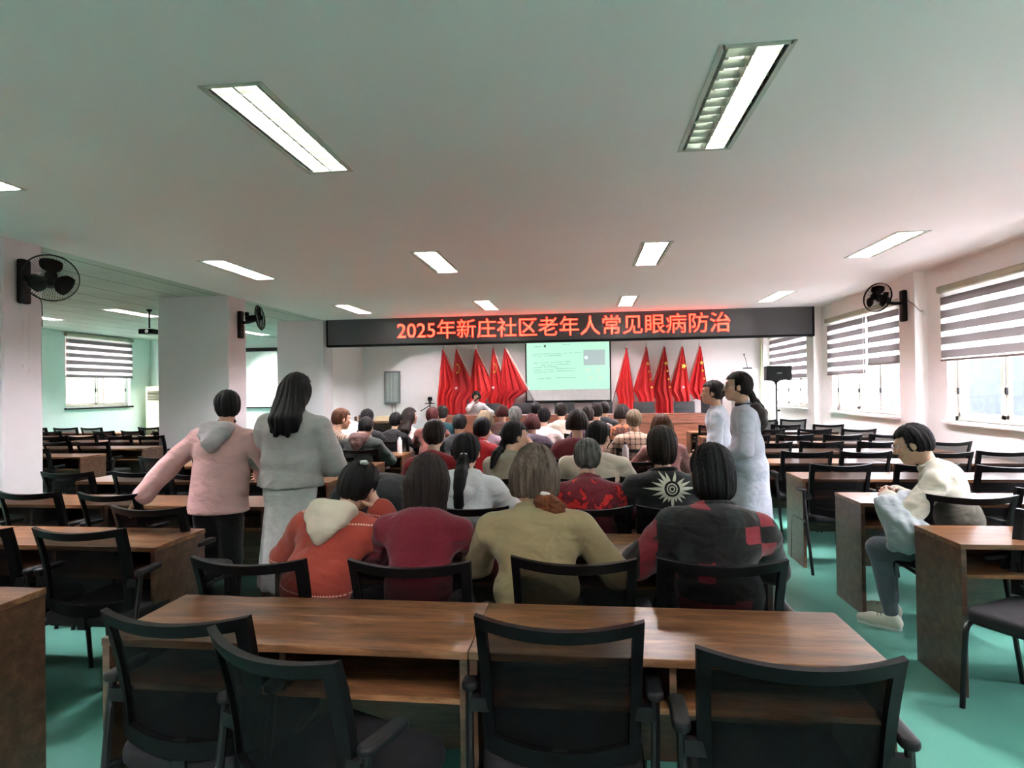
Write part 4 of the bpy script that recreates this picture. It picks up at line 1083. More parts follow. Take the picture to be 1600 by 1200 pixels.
    if mask:
        P, F = sdf_geo([ell(H(0, .062, -.055), (.062, .056, .048), Rh, .02)], .006, cuts=[lambda X: -((X - hc) @ Rh)[:, 1] + .03], it=1); geo_obj('face_mask', [(P, F, 0)], M_paper, root)
    tk = .012 + puff
    hz = hem if hem is not None else (hipz - .10 if seated else hipz - .06)
    T_ = [ell(chest + fwd * .005, (.146 * ws + tk, .094 + tk, .15), Rt, .03), ell(chest + u1 * .07 - fwd * .008, (.135 * ws + tk, .07 + tk, .075), Rt, .04),
          cone(neck + nk_d * (.035 if collar else .012) - fwd * .004, neck - u2 * .03 - fwd * .004, .05 + tk * .4, .052 + tk * .5, .03), cone(neck - u2 * .03 - fwd * .006, chest, .05 + tk * .5, .08, .03)]
    if seated or coat: T_ += [ell(waist, (.134 * ws + tk, .10 + tk, .16), Rt, .04), ell(p0 + V(0, -.005, .0), (.155 * ws + tk, .118 + tk, .12), None, .04)]
    else:
        T_ += [cone(chest + V(0, 0, -.02), V(p0[0], -.01, hz - .02), .138 * ws + tk, .150 * ws + tk * 1.4, .04, (V(0, 1, 0), .74))]
    if coat: T_ += [cone(p0 + V(0, 0, .02), V(0, -.005, hz + .0), .135 + tk, coat if isinstance(coat, float) else .19, .05, (V(0, 1, 0), .85))]
    for S_, el, wr in res:
        we = el + (wr - el) * (.97 - sleeve)
        T_ += [cone(neck - u2 * .04 - fwd * .008, S_, .036 + tk * .6, .046 + tk * .7, .035), cone(S_, el, .047 + tk * .8, .041 + tk * .9, .025), cone(el, we, .041 + tk * .9, .03 + tk * (1.1 if puff > .012 else .8), .02)]
    fG = field(T_)
    def push(p, t):
        p = V(p).copy()
        for _ in range(10):
            d = fG(p[None])[0]
            if d >= t: break
            p = p - fwd * (t - d + .001)
        return p
    # ---- hair
    hm = hmats[hairc]
    loc_ = lambda X: (X - hc) @ Rh
    def face_cut(zc=.052, yc=.042, side_y=.012):
        def c(X):
            q = loc_(X); return np.minimum(np.minimum(q[:, 1] - yc + .25 * np.maximum(q[:, 2] - .02, 0) * 0, zc - q[:, 2]), .2 - np.abs(q[:, 0]))
        return c
    def under(z, y0=-.2, sl=0.0): return lambda X: (z + sl * (loc_(X)[:, 1])) - loc_(X)[:, 2]
    rs = np.random.RandomState(seed + 11); ph = rs.rand(4) * 6
    def strands(X):
        q = loc_(X); th = np.arctan2(q[:, 0], -q[:, 1] + .02)
        return (.0022 if near else .003) * np.sin(th * 26 + ph[0] + 9 * q[:, 2]) + .0022 * np.sin(th * 11 + ph[1]) + .002 * np.sin(th * 47 + ph[2] + 14 * q[:, 2])
    cap = [ell(H(0, -.012, .026), (.089, .107, .098), Rh, .02)]
    ear_cut = []
    extra_h = []
    if hair in ('short', 'crop'):
        z0 = -.065 - hairl if hair == 'short' else -.05
        cap.append(ell(H(0, -.045, -.022 - hairl * .6), (.076 + hairl * .3, .068 + hairl * .15, .07 + hairl * .7), Rh, .03)); cuts = [face_cut(.055, .03), under(z0, sl=.25)]
        cuts += [ell(H(e * .088, .012, -.032), (.02, .03, .036), Rh, .01) for e in (-1, 1)]
    elif hair == 'bob':
        L = -.12 - hairl; cap += [ell(H(0, -.03, -.03), (.098, .088, .10), Rh, .04), cone(H(-.05, -.03, -.03), H(-.052, -.035, L + .03), .052, .05, .04), cone(H(.05, -.03, -.03), H(.052, -.035, L + .03), .052, .05, .04), cone(H(0, -.05, 0), H(0, -.06, L + .03), .058, .055, .04)]
        cuts = [face_cut(.055, .035), under(L)]
    elif hair == 'long':
        L = -.34 - hairl; bk = Rh.T @ V(0, 0, -1)
        cap += [ell(H(0, -.03, -.03), (.096, .088, .10), Rh, .04)]
        for sx in (-.062, -.03, .0, .03, .062):
            a_ = H(sx, -.045, 0); b_ = push(hc + V(sx * 1.1, -.07, -.20), .012); c_ = push(hc + V(sx * 1.25, -.06, L * (.97 if sx in (-.03, .03) else .88)), .008)
            cap += [cone(a_, b_, .05, .036, .04), cone(b_, c_, .036, .017, .03)]
        cuts = [face_cut(.055, .03)]
    else:  # ponytails, updo
        cap.append(ell(H(0, -.05, -.018), (.072, .062, .062), Rh, .03)); cuts = [face_cut(.056, .026), under(-.068, sl=.3)]
        cuts += [ell(H(e * .088, .014, -.03), (.02, .032, .036), Rh, .01) for e in (-1, 1)]
    hdisp = strands
    if fc: cuts[0] = face_cut(*fc)
    hh_ = .0062 if near else (.009 if h < .018 else .011)
    P, F = sdf_geo(cap, hh_, cuts, hdisp, pad=.02, it=1)
    hg = [(P, F, 0)]
    if hair == 'ponytail':      # high, long tail falling straight down
        t0 = H(0, -.112, -.015); L = .30 + hairl
        q1 = t0 + V(0, -.03, -.03); qs = [q1] + [push(t0 + V(-.012 * z, -.032, -.03 - (L - .03) * z), .028 * (1 - z) + .012) for z in (.15, .3, .45, .6, .75, .9, 1.0)]; q2 = qs[2]; rq = (.026, .034, .037, .038, .036, .031, .025, .015)
        tail = [cone(t0, q1, .017, .025, .02), *[cone(qs[k], qs[k + 1], rq[k], rq[k + 1], .03) for k in range(7)], cone(q2 + V(-.02, 0, 0), push(t0 + V(-.07, -.0, -L * .8), .006), .012, .006, .02), cone(q2 + V(.02, 0, 0), push(t0 + V(.06, .0, -L * .75), .006), .011, .005, .02)]
        def td(X): a_ = np.arctan2(X[:, 0] - t0[0], X[:, 1] - t0[1]); return .003 * np.sin(a_ * 9 + X[:, 2] * 8)
        P, F = sdf_geo(tail, .006 if near else .009, (), td, it=1); hg.append((P, F, 0))
        P, F = sdf_geo([cone(t0 + V(-.014, -.006, .006), t0 + V(.014, -.006, .006), .009, .009, .01)], .004, it=1); geo_obj('hair_tie', [(P, F, 0)], M_white, root)
    elif hair == 'lowtail':
        t0 = H(0, -.10, -.06); tail = [cone(H(0, -.085, -.04), t0 + V(0, -.01, -.01), .03, .022, .02), cone(t0, t0 + V(0, -.03, -.07), .022, .034, .02), *[cone(push(t0 + V(0, -.025, -.07 - (.15 + hairl) * k / 4), .02), push(t0 + V(0, -.025, -.07 - (.15 + hairl) * (k + 1) / 4), .02), .034 - .005 * k, .029 - .005 * k, .02) for k in range(4)]]
        P, F = sdf_geo(tail, .006 if near else .009, (), None, it=1); hg.append((P, F, 0))
        P, F = sdf_geo([cone(t0 + V(-.012, -.012, .0), t0 + V(.012, -.012, .0), .012, .012, .01)], .004, it=1); geo_obj('hair_tie', [(P, F, 0)], M_white, root)
    elif hair == 'bun':
        t0 = H(.01, -.105, .015); P, F = sdf_geo([ell(t0, (.04, .03, .035), Rh, .02), cone(t0, t0 + V(.01, -.01, -.05), .02, .012, .02)], .007, (), None, it=1); hg.append((P, F, 0))
    geo_obj('hair', hg, hm, root)
    # ---- clothes
    nr = .05 + tk * .2
    ncut = [cone(neck + nk_d * (.035 if collar else .018) - fwd * .0, neck + nk_d * .2, .052 + tk * .3, .07, .008)]
    lowcut = [lambda X: (hz - X[:, 2])]
    P, F = sdf_geo(T_, h, ncut + ([] if seated and not coat else lowcut), wrinkles(.0042 + puff * .10, seed), it=1)
    tob = geo_obj('lab_coat' if top == 'lab' else ('jacket' if top in ('jacket',) else ('sweater' if top == 'sweater' else 'shirt')), [(P, F, 0)], topm, root)
    if collar:
        g = []
        c0 = neck + nk_d * .02 - fwd * .006
        P_ = []
        for i in range(13):
            a = PI * (.5 + (i - 6) / 6 * .78) + PI; p = c0 + rgt * math.cos(a) * (.062 + tk * .3) + fwd * math.sin(a) * .058 + nk_d * (.006 + .012 * abs(math.cos(a * .5))); P_.append(p)
        pr = [cone(P_[i], P_[i + 1] + u2 * 0, .016, .016, .012) for i in range(12)] + [cone(P_[i] - u2 * .018 - 0 * fwd, P_[i + 1] - u2 * .018, .018, .018, .012) for i in range(12)]
        P, F = sdf_geo(pr, .0075 if near else .01, it=1); geo_obj('collar', [(P, F, 0)], collar, root)
    if hood:
        b = -fwd; q = lambda a, up, t=.008: push(neck + rgt * a + b * .03 + u2 * up, t)
        L0, L1, L2, M0, M1 = q(-.085, .0), q(-.075, -.055), q(-.03, -.12), q(0, -.05, .02), q(0, -.165, .004); R0, R1, R2 = q(.085, .0), q(.075, -.055), q(.03, -.12)
        F0, F1 = neck + rgt * -.075 + fwd * .04 + u2 * .0, neck + rgt * .075 + fwd * .04
        rr_ = .030
        P_ = [cone(F0, L0, rr_ * .8, rr_, .03), cone(F1, R0, rr_ * .8, rr_, .03), cone(L0, L1, rr_, rr_, .03), cone(R0, R1, rr_, rr_, .03), cone(L1, L2, rr_, rr_, .03), cone(R1, R2, rr_, rr_, .03), cone(L2, M1, rr_, .018, .03), cone(R2, M1, rr_, .018, .03), cone(M0, q(0, -.12), .04, .034, .04),
              cone(q(-.05, .015), q(.05, .015), .03, .03, .03), cone(q(-.06, -.03), q(.06, -.03), .032, .032, .03)]
        P, F = sdf_geo(P_, .008 if near else .011, [cone(neck + nk_d * .02 + fwd * .01, neck + nk_d * .2, .05, .07, .02)], wrinkles(.003, seed + 3, (25, 25, 25)), it=1); geo_obj('hood', [(P, F, 0)], hood, root)
    # trousers or skirt
    if skirt:
        P, F = sdf_geo([cone(p0 + V(0, 0, .04), V(0, 0, .3), .15, .215, .04, (V(0, 1, 0), .85)), ell(p0, (.175, .14, .12), None, .05)], .014, [lambda X: (.26 - X[:, 2])], lambda X: .006 * np.sin(np.arctan2(X[:, 0], X[:, 1]) * 11) * np.clip((1 - X[:, 2]) * 1.6, 0, 1), it=1)
        geo_obj('skirt', [(P, F, 0)], legm, root)
    else:
        Lp = [ell(p0 - V(0, 0, .03), (.155, .12, .10), None, .05)]
        for a, b, c in ((hipL, kneL, ankL), (hipR, kneR, ankR)): Lp += [cone(a, b, .088, .066, .05), cone(b, c + (b - c) * .06, .062, .047, .03)]
        P, F = sdf_geo(Lp, .015, (), wrinkles(.003, seed + 5, (14, 14, 18)), it=1); geo_obj('trousers', [(P, F, 0)], legm, root)
    sm = shoes or M_black
    for sx, a in ((-1, ankL), (1, ankR)):
        f_ = nrm(fd); q = V(a); 
        P, F = sdf_geo([cone(q + V(0, 0, -.02), q - f_ * .02 + V(0, 0, -.05), .038, .036, .03), cone(q - f_ * .02 + V(0, 0, -.048), q + f_ * .10 + V(0, 0, -.052), .036, .037, .03), cone(q + f_ * .1 + V(0, 0, -.054), q + f_ * .165 + V(0, 0, -.057), .037, .028, .03)], .008, [lambda X: -X[:, 2] + .004], it=1); geo_obj('shoe', [(P, F, 0)], sm, root)
    info = dict(root=root, top=tob, neck=neck, chest=chest, waist=waist, fwd=fwd, u=u1, rgt=rgt, hc=hc, H=H, Rh=Rh, res=res, p0=p0)
    return info
hmats = dict(hair_black=hairmat('hair_black', srgb(9, 8, 9), srgb(27, 25, 26)), hair_dark_brown=hairmat('hair_dark_brown', srgb(18, 14, 13), srgb(50, 41, 37)), hair_brown=hairmat('hair_brown', srgb(58, 34, 24), srgb(92, 58, 40)),
             hair_grey=hairmat('hair_grey', srgb(44, 43, 42), srgb(126, 126, 120)), hair_blonde=hairmat('hair_grey_blonde', srgb(96, 84, 66), srgb(138, 124, 98)), hair_reddish=hairmat('hair_reddish', srgb(50, 20, 20), srgb(70, 32, 32)),
             hair_saltpepper=hairmat('hair_salt_pepper', srgb(48, 38, 32), srgb(118, 104, 92)), hair_greybrown=hairmat('hair_grey_brown', srgb(80, 66, 52), srgb(140, 122, 100)))
from mathutils.bvhtree import BVHTree
G_ = 'seated audience'
c_black = cloth('cloth_black', srgb(18, 17, 19)); c_navy = cloth('cloth_navy', srgb(34, 38, 52)); c_trous = cloth('trousers_dark', srgb(22, 22, 26)); c_dgrey = cloth('cloth_charcoal', srgb(48, 48, 52))
c_maroon = cloth('sweater_maroon', srgb(98, 20, 34), 'knit'); c_rust = cloth('coat_rust', srgb(156, 64, 50), 'lines', srgb(225, 190, 175)); c_olive = cloth('jacket_olive', srgb(150, 134, 98)); c_cream = cloth('fleece_cream', srgb(216, 202, 180), 'knit')
c_patch = cloth('jacket_patchwork', srgb(18, 14, 15), 'patch', srgb(128, 38, 48)); c_flor = cloth('jacket_red_floral', srgb(98, 20, 34), 'bandfloral', srgb(206, 44, 40)); c_white = cloth('hoodie_white', srgb(220, 220, 220)); c_lab = cloth('lab_coat_white', srgb(205, 210, 220)); c_labg = cloth('lab_coat_greyish', srgb(188, 192, 204))
c_pink = cloth('denim_pink', srgb(214, 168, 164)); c_greyh = cloth('hood_grey', srgb(168, 164, 164), 'knit'); c_grey = cloth('jacket_grey', srgb(176, 172, 168)); c_skirt = cloth('skirt_white', srgb(226, 222, 220)); c_beige = cloth('jacket_beige', srgb(160, 150, 132)); c_off = cloth('shirt_offwhite', srgb(206, 190, 172)); c_red = cloth('sweater_red', srgb(120, 20, 28)); c_brownh = cloth('hood_brown', srgb(78, 50, 44))
c_plaid = cloth('shirt_plaid', srgb(196, 164, 140), 'plaid', srgb(60, 38, 34)); c_lilac = cloth('jacket_lilac', srgb(168, 144, 156)); c_teal = cloth('jacket_teal', srgb(26, 66, 74)); c_stripe = cloth('sweater_striped', srgb(150, 128, 108), 'stripe', srgb(86, 66, 56)); c_orange = cloth('blouse_orange_floral', srgb(160, 96, 60), 'floral', srgb(60, 30, 26)); c_palefl = cloth('blouse_pale_floral', srgb(196, 184, 176), 'floral', srgb(120, 80, 80))
c_shirtm = cloth('shirt_sage_beige', srgb(180, 177, 160)); c_jean = cloth('jeans_grey_blue', srgb(88, 94, 100)); c_purple = cloth('jacket_dark_purple', srgb(46, 30, 44)); c_redj = cloth('puffer_red', srgb(176, 28, 36)); c_rw = cloth('sweater_rose', srgb(150, 100, 96)); c_yell = mat('collar_yellow', srgb(206, 180, 80), .8); c_dgreen = cloth('coat_dark_green', srgb(34, 42, 36)); c_pale = cloth('shirt_pale_pink', srgb(212, 196, 190))
P_ = person
# --- second row (right in front of the nearest desk)
p1 = P_('person in a rust coat with a cream hood, cheek resting on one hand', -1.20, 2.52, -.1, lean=.42, hunch=.46, side=.10, nod=-.3, roll=.22, yaw=-.2, hair='short', hairc='hair_black', topm=c_rust, legm=c_trous, puff=.018, hood=c_cream, h=.0105, ra=(.17, .36, .98), rel=(.5, .2, -1), seed=1, width=1.05, s=.98)
p2 = P_('person with a long dark bob in a plain maroon sweater leaning on the desk', -.715, 2.50, 0, lean=.24, hunch=.30, nod=-.2, hair='bob', hairl=.06, hairc='hair_dark_brown', top='sweater', topm=c_maroon, legm=c_trous, h=.0105, seed=2, width=1.02, s=.96, puff=.008)
p3 = P_('person in an olive jacket with greying hair in a curly brown tail', -.195, 2.46, 0, lean=.16, hunch=.26, side=-.04, nod=-.1, hair='bob', hairl=-.01, hairc='hair_saltpepper', top='jacket', topm=c_olive, legm=c_trous, h=.0105, seed=3, width=1.12, puff=.014, s=1.0, collar=c_olive, ra=(.24, .36, .79), rel=(.55, -.1, -.6))
p4 = P_('person with a black bob in a black and red patchwork jacket', .52, 2.50, .04, lean=.20, hunch=.26, side=.07, nod=-.1, hair='short', hairl=.045, hairc='hair_black', top='jacket', topm=c_patch, legm=c_trous, h=.0105, seed=4, width=1.06, puff=.022, s=1.0, collar=c_patch)
# --- third row
p6 = P_('person in a white hoodie with a long black high ponytail', -.70, 3.52, .05, lean=.25, hunch=.3, side=-.05, nod=-.05, hair='ponytail', hairl=.06, hairc='hair_black', topm=c_white, legm=c_trous, h=.011, seed=6, puff=.02, hood=c_white, s=.98)
p7 = P_('person with short grey hair in a dark jacket with bright red flowers', .02, 3.52, 0, lean=.2, hunch=.3, nod=-.15, hair='short', hairc='hair_grey', top='jacket', topm=c_flor, legm=c_trous, h=.0115, seed=7, width=1.08, puff=.02, s=.93, collar=c_flor)
p8 = P_('person in a black vest with a large white sun emblem on the back', .46, 3.54, 0, lean=.12, hunch=.22, nod=0, hair='short', hairl=.025, hairc='hair_dark_brown', top='jacket', topm=c_black, legm=c_trous, h=.0115, seed=8, width=1.02, puff=.022, s=1.0, arms='desk', collar=c_black)
# --- fourth row
P_('person in a red sweater with short dark hair behind the maroon one', -1.20, 4.62, 0, lean=.15, hunch=.25, hair='short', hairc='hair_dark_brown', top='sweater', topm=c_red, legm=c_trous, h=.013, seed=10, width=1.02, s=1.0, group=G_)
P_('person in a beige jacket with a low ponytail, hand near the mouth', -.64, 4.60, -.5, lean=.2, hunch=.25, yaw=-.6, nod=-.1, hair='lowtail', hairc='hair_black', top='jacket', topm=c_beige, legm=c_trous, h=.013, seed=11, s=.99, collar=c_beige, ra=(.1, .32, 1.06), rel=(.6, .2, -1), face=True, puff=.012, group=G_)
P_('broad person in an off-white shirt with short black hair', .05, 4.55, -.2, lean=.3, hunch=.34, yaw=-.4, nod=-.25, hair='short', hairc='hair_black', topm=c_off, legm=c_trous, h=.013, seed=12, width=1.25, puff=.015, s=1.02, group=G_)
# --- fifth row
P_('person in a red puffer jacket seen between the dark head and the ponytail', -1.05, 5.72, -.3, lean=.2, hunch=.3, hair='short', hairc='hair_black', top='jacket', topm=c_redj, legm=c_trous, h=.015, seed=13, s=.97, puff=.035, collar=c_pale, group=G_)
P_('person in a maroon jacket in front of the off-white shirt', -.06, 5.70, 0, lean=.1, hunch=.2, hair='bob', hairl=-.05, hairc='hair_dark_brown', top='jacket', topm=cloth('jacket_wine', srgb(96, 30, 38)), legm=c_trous, h=.015, seed=14, s=1.03, puff=.015, group=G_)
P_('person with curly brown hair in a rose sweater', .76, 5.70, .2, lean=.15, hunch=.25, hair='bob', hairl=-.06, hairc='hair_brown', top='sweater', topm=c_rw, legm=c_trous, h=.015, seed=16, s=.98, group=G_)
P_('person in a dark coat behind the pink jacket near the middle pillar', -3.72, 5.85, .2, lean=.1, hunch=.2, yaw=-.5, hair='short', hairc='hair_black', topm=c_dgrey, legm=c_trous, h=.015, seed=30, s=.98, puff=.015, group=G_)
# --- left block
P_('person in a black hoodie with brown hood, back turned, left block', -2.58, 6.62, 0, lean=.26, hunch=.45, side=.03, nod=-.4, hair='short', hairc='hair_black', topm=c_dgreen, legm=c_trous, h=.015, seed=9, width=1.15, s=.98, puff=.02, hood=c_brownh, group=G_)
P_('person with reddish brown hair and a striped sweater reading a white sheet', -2.99, 6.80, -.5, lean=.15, hunch=.25, yaw=-.35, nod=-.2, hair='short', hairc='hair_brown', top='sweater', topm=c_stripe, legm=c_trous, h=.015, seed=27, s=1.05, la=(-.02, .42, .95), ra=(.2, .4, .95), face=True, group=G_)
P_('person with short black hair directly beyond the black hoodie', -2.90, 7.72, 0, lean=.12, hunch=.2, hair='short', hairc='hair_black', topm=c_black, legm=c_trous, h=.018, seed=28, s=.99, group=G_)
P_('person in black with a red cuff, right of the black hoodie', -2.60, 7.88, -.2, lean=.2, hunch=.3, hair='short', hairc='hair_black', topm=c_black, legm=c_trous, h=.018, seed=29, s=.94, group=G_)
P_('person with long dark wavy hair in a pale top near the wall hatch', -2.44, 8.05, -.3, lean=.1, hunch=.2, yaw=-.4, hair='long', hairl=-.08, hairc='hair_dark_brown', topm=c_pale, legm=c_trous, h=.018, seed=26, s=.99, group=G_)
P_('person with dark reddish hair in a rusty brown jacket below the tripod', -2.03, 7.85, 0, lean=.1, hunch=.2, hair='short', hairc='hair_reddish', topm=cloth('jacket_rusty', srgb(98, 52, 44)), legm=c_trous, h=.018, seed=25, s=1.0, width=1.05, puff=.01, group=G_)
P_('person in a dark teal jacket right of the tripod', -2.15, 8.95, 0, lean=.1, hunch=.2, hair='short', hairc='hair_dark_brown', top='jacket', topm=c_teal, legm=c_trous, h=.018, seed=24, s=.99, width=1.15, puff=.02, group=G_)
# --- sixth row
P_('person with blonde grey hair, yellow collar and a lilac jacket', -1.14, 6.82, 0, lean=.1, hunch=.2, hair='bob', hairl=-.06, hairc='hair_blonde', top='jacket', topm=c_lilac, legm=c_trous, h=.015, seed=23, s=.98, collar=c_yell, group=G_)
P_('person with very dark hair in a dark purple jacket near the centre', -.60, 6.82, 0, lean=.2, hunch=.3, hair='bob', hairl=-.05, hairc='hair_reddish', top='jacket', topm=c_purple, legm=c_trous, h=.015, seed=21, s=.95, puff=.02, group=G_)
P_('person with grey brown hair in a plaid shirt', .57, 6.80, .05, lean=.12, hunch=.22, hair='short', hairc='hair_greybrown', topm=c_plaid, legm=c_trous, h=.015, seed=15, s=.98, puff=.01, group=G_)
P_('person with dark hair looking down between the teal jacket and the blonde head', -1.55 + .1, 6.75, 0, lean=.2, hunch=.35, nod=-.3, hair='short', hairc='hair_black', topm=c_black, legm=c_trous, h=.015, seed=31, s=.97, group=G_)
# --- seventh and eighth rows
P_('person in a white shirt with dark hair, the nearer of the two pale shirts', -.52, 7.85, 0, lean=.12, hunch=.2, hair='short', hairc='hair_black', topm=c_pale, legm=c_trous, h=.018, seed=20, s=.98, group=G_)
P_('person in a pale shirt below the projection screen, farther one', -.33, 8.95, 0, lean=.12, hunch=.2, hair='short', hairc='hair_dark_brown', topm=c_off, legm=c_trous, h=.018, seed=19, s=1.02, group=G_)
P_('person in an orange floral blouse with dark hair', .50, 7.85, 0, lean=.1, hunch=.2, hair='bob', hairl=-.05, hairc='hair_dark_brown', topm=c_orange, legm=c_trous, h=.018, seed=17, s=1.02, group=G_)
P_('person in a pale floral blouse at the right end of the screen', .20, 8.95, 0, lean=.12, hunch=.2, hair='short', hairc='hair_dark_brown', topm=c_palefl, legm=c_trous, h=.018, seed=18, s=1.0, group=G_)
P_('person with brown hair left of the grey haired one below the flags', -1.22, 8.95, 0, lean=.12, hunch=.2, hair='bob', hairl=-.06, hairc='hair_reddish', topm=c_brownh, legm=c_trous, h=.018, seed=32, s=.99, group=G_)
P_('person with greying dark hair and an olive collar, below the last left flag', -.88, 7.85, .2, lean=.12, hunch=.2, hair='short', hairc='hair_grey', topm=c_dgreen, legm=c_trous, h=.018, seed=33, s=1.0, group=G_)
P_('person with short dark hair next to the maroon jacket, seventh row', .05, 7.85, 0, lean=.12, hunch=.2, hair='short', hairc='hair_dark_brown', topm=c_purple, legm=c_trous, h=.018, seed=34, s=.99, group=G_)
P_('person in dark clothes in front of the stage desk, left centre', -.80, 10.05, 0, lean=.1, hunch=.2, hair='short', hairc='hair_black', topm=c_black, legm=c_trous, h=.018, seed=35, s=1.0, group=G_)
P_('person in dark clothes in front of the stage desk, right of centre', .35, 10.05, 0, lean=.1, hunch=.2, hair='short', hairc='hair_dark_brown', topm=c_dgrey, legm=c_trous, h=.018, seed=36, s=1.0, group=G_)
# --- lecturer
lec = P_('seated lecturer in white holding a microphone behind the stage desk', -2.52, 14.1, PI + .15, lean=.12, hunch=.2, nod=-.1, hair='bob', hairl=-.06, hairc='hair_black', topm=c_white, legm=c_black, h=.015, seed=40, s=1.0, face=True, fc=(.035, .075), ra=(.06, .2, 1.06), rel=(.7, 0, -.8), la=(-.2, .35, .82))
lec['root'].location.z = SZ; lec['root']['label'] = 'seated lecturer in white with a black bob facing the audience'
# --- standing
pk = P_('standing person in a pink denim jacket with grey hood, reaching to a chair', -2.42, 3.74, .12, seated=False, lean=.16, hunch=.24, side=.02, yaw=.45, nod=-.1, hair='short', hairc='hair_black', top='jacket', topm=c_pink, legm=c_black, h=.0115, seed=41, s=.945, width=1.08, puff=.022, hood=c_greyh, face=True,
   la=(-.50, -.05, .92), lel=(-.6, .3, .3), ra=(.2, .28, 1.02), rel=(.9, -.5, -.3), hem=.80)
gy = P_('standing person with long black hair, cropped grey jacket and white skirt', -1.94, 3.80, .0, seated=False, lean=.03, hunch=.12, side=.04, yaw=-.1, hair='long', hairl=-.03, hairc='hair_black', top='jacket', topm=c_grey, legm=c_skirt, skirt=True, h=.0115, seed=42, s=1.0, width=1.08, puff=.03, face=False,
   la=(-.13, .26, 1.02), lel=(-1, -.35, -.3), ra=(.12, .26, 1.02), rel=(.7, -.45, -.5), hem=.92, shoes=M_white)
lb1 = P_('nearer standing person in a white lab coat with a dark ponytail', 1.30, 5.0, 1.38, seated=False, lean=.02, hunch=.12, nod=.02, hair='lowtail', hairl=.04, hairc='hair_dark_brown', top='lab', topm=c_labg, legm=c_black, h=.0125, seed=43, s=.99, width=1.05, puff=.014, face=True, glasses=True, coat=.215, hem=.47,
   la=(-.12, .2, .95), lel=(-.6, -.5, 0), ra=(.15, .19, .93), rel=(.6, -.6, 0), collar=c_dgrey, hood=cloth('hood_dark_brown', srgb(44, 34, 32)))
lb2 = P_('farther standing person in a white lab coat, partly hidden by the nearer one', 1.29, 5.95, 1.35, seated=False, lean=.02, hunch=.1, hair='bun', hairc='hair_dark_brown', top='lab', topm=c_lab, legm=c_black, h=.0135, seed=44, s=.955, width=1.0, puff=.014, face=True, coat=.19, hem=.5,
   la=(-.12, .2, .95), lel=(-.6, -.5, 0), ra=(.15, .17, .93), rel=(.6, -.6, 0), collar=c_lab)
# --- seated man on the right
mn = P_('seated man with glasses in a pale beige shirt and grey jeans, head bowed', 2.27, 3.93, .95, lean=.24, hunch=.34, nod=-.35, yaw=.1, hair='crop', hairc='hair_black', topm=c_shirtm, legm=c_jean, h=.0115, seed=45, s=1.02, width=1.15, puff=.014, face=True, glasses=True, shoes=mat('sneaker_cream', srgb(206, 200, 184), .7),
   la=(-.12, .36, .80), lel=(-.7, .0, -.6), ra=(.1, .36, .80), rel=(.8, -.3, -.5), collar=c_shirtm)

# ---- details that belong to single people
def project_back(info, polys, name, m, off=.003, dir_=None, org=0.0):
    """polys: lists of (x, z) in local coordinates laid on the back of the top garment as embroidery"""
    ob = info['top']; me = ob.data; bv = BVHTree.FromPolygons([v.co.copy() for v in me.vertices], [tuple(p.vertices) for p in me.polygons])
    mb = MB()
    for poly in polys:
        cx = sum(p[0] for p in poly) / len(poly); cz = sum(p[1] for p in poly) / len(poly); n = 3
        def hit(x, z):
            r = bv.ray_cast(Vector((x, -1.0, z)), Vector((0, 1, 0))); return (r[0] + Vector((0, -off, 0))) if r[0] else None
        N = len(poly); ring = []
        for a in range(N):
            p, q = poly[a], poly[(a + 1) % N]
            for t in range(n): ring.append((p[0] + (q[0] - p[0]) * t / n, p[1] + (q[1] - p[1]) * t / n))
        rings = []
        for f in (1.0, .66, .33): rings.append([hit(cx + (x - cx) * f, cz + (z - cz) * f) for x, z in ring])
        c = hit(cx, cz)
        if c is None or any(p is None for r in rings for p in r): continue
        M_ = len(ring); vs = [p for r in rings for p in r] + [c]
        fs = [(r * M_ + k, r * M_ + (k + 1) % M_, (r + 1) * M_ + (k + 1) % M_, (r + 1) * M_ + k) for r in range(2) for k in range(M_)] + [(2 * M_ + k, 2 * M_ + (k + 1) % M_, 3 * M_) for k in range(M_)]
        mb.add(vs, fs)
    return mb.build(name, m, info['root'])
polys = []
cx, cz = .03, .965
for k in range(20):
    a = 2 * PI * k / 20; L = (.165 if k % 5 == 0 else (.12 if k % 2 == 0 else .095)); r0 = .043; w = .0085
    ca, sa = math.sin(a), math.cos(a)
    if sa < -.75: L *= .8
    polys.append([(cx + ca * r0 - sa * w, cz + sa * r0 + ca * w), (cx + ca * (r0 + .35 * (L - r0)) - sa * w * 1.0, cz + sa * (r0 + .35 * (L - r0)) + ca * w * 1.0), (cx + ca * L, cz + sa * L), (cx + ca * (r0 + .35 * (L - r0)) + sa * w, cz + sa * (r0 + .35 * (L - r0)) - ca * w), (cx + ca * r0 + sa * w, cz + sa * r0 - ca * w)])
for R0, R1 in ((.024, .031), (.010, .016)):
    for k in range(12):
        a0 = 2 * PI * k / 12; a1 = 2 * PI * (k + 1.02) / 12
        polys.append([(cx + math.sin(a) * r, cz + math.cos(a) * r) for a, r in ((a0, R0), (a1, R0), (a1, R1), (a0, R1))])
project_back(p8, polys, 'sun_emblem', mat('emblem_cream', srgb(196, 194, 176), .7))
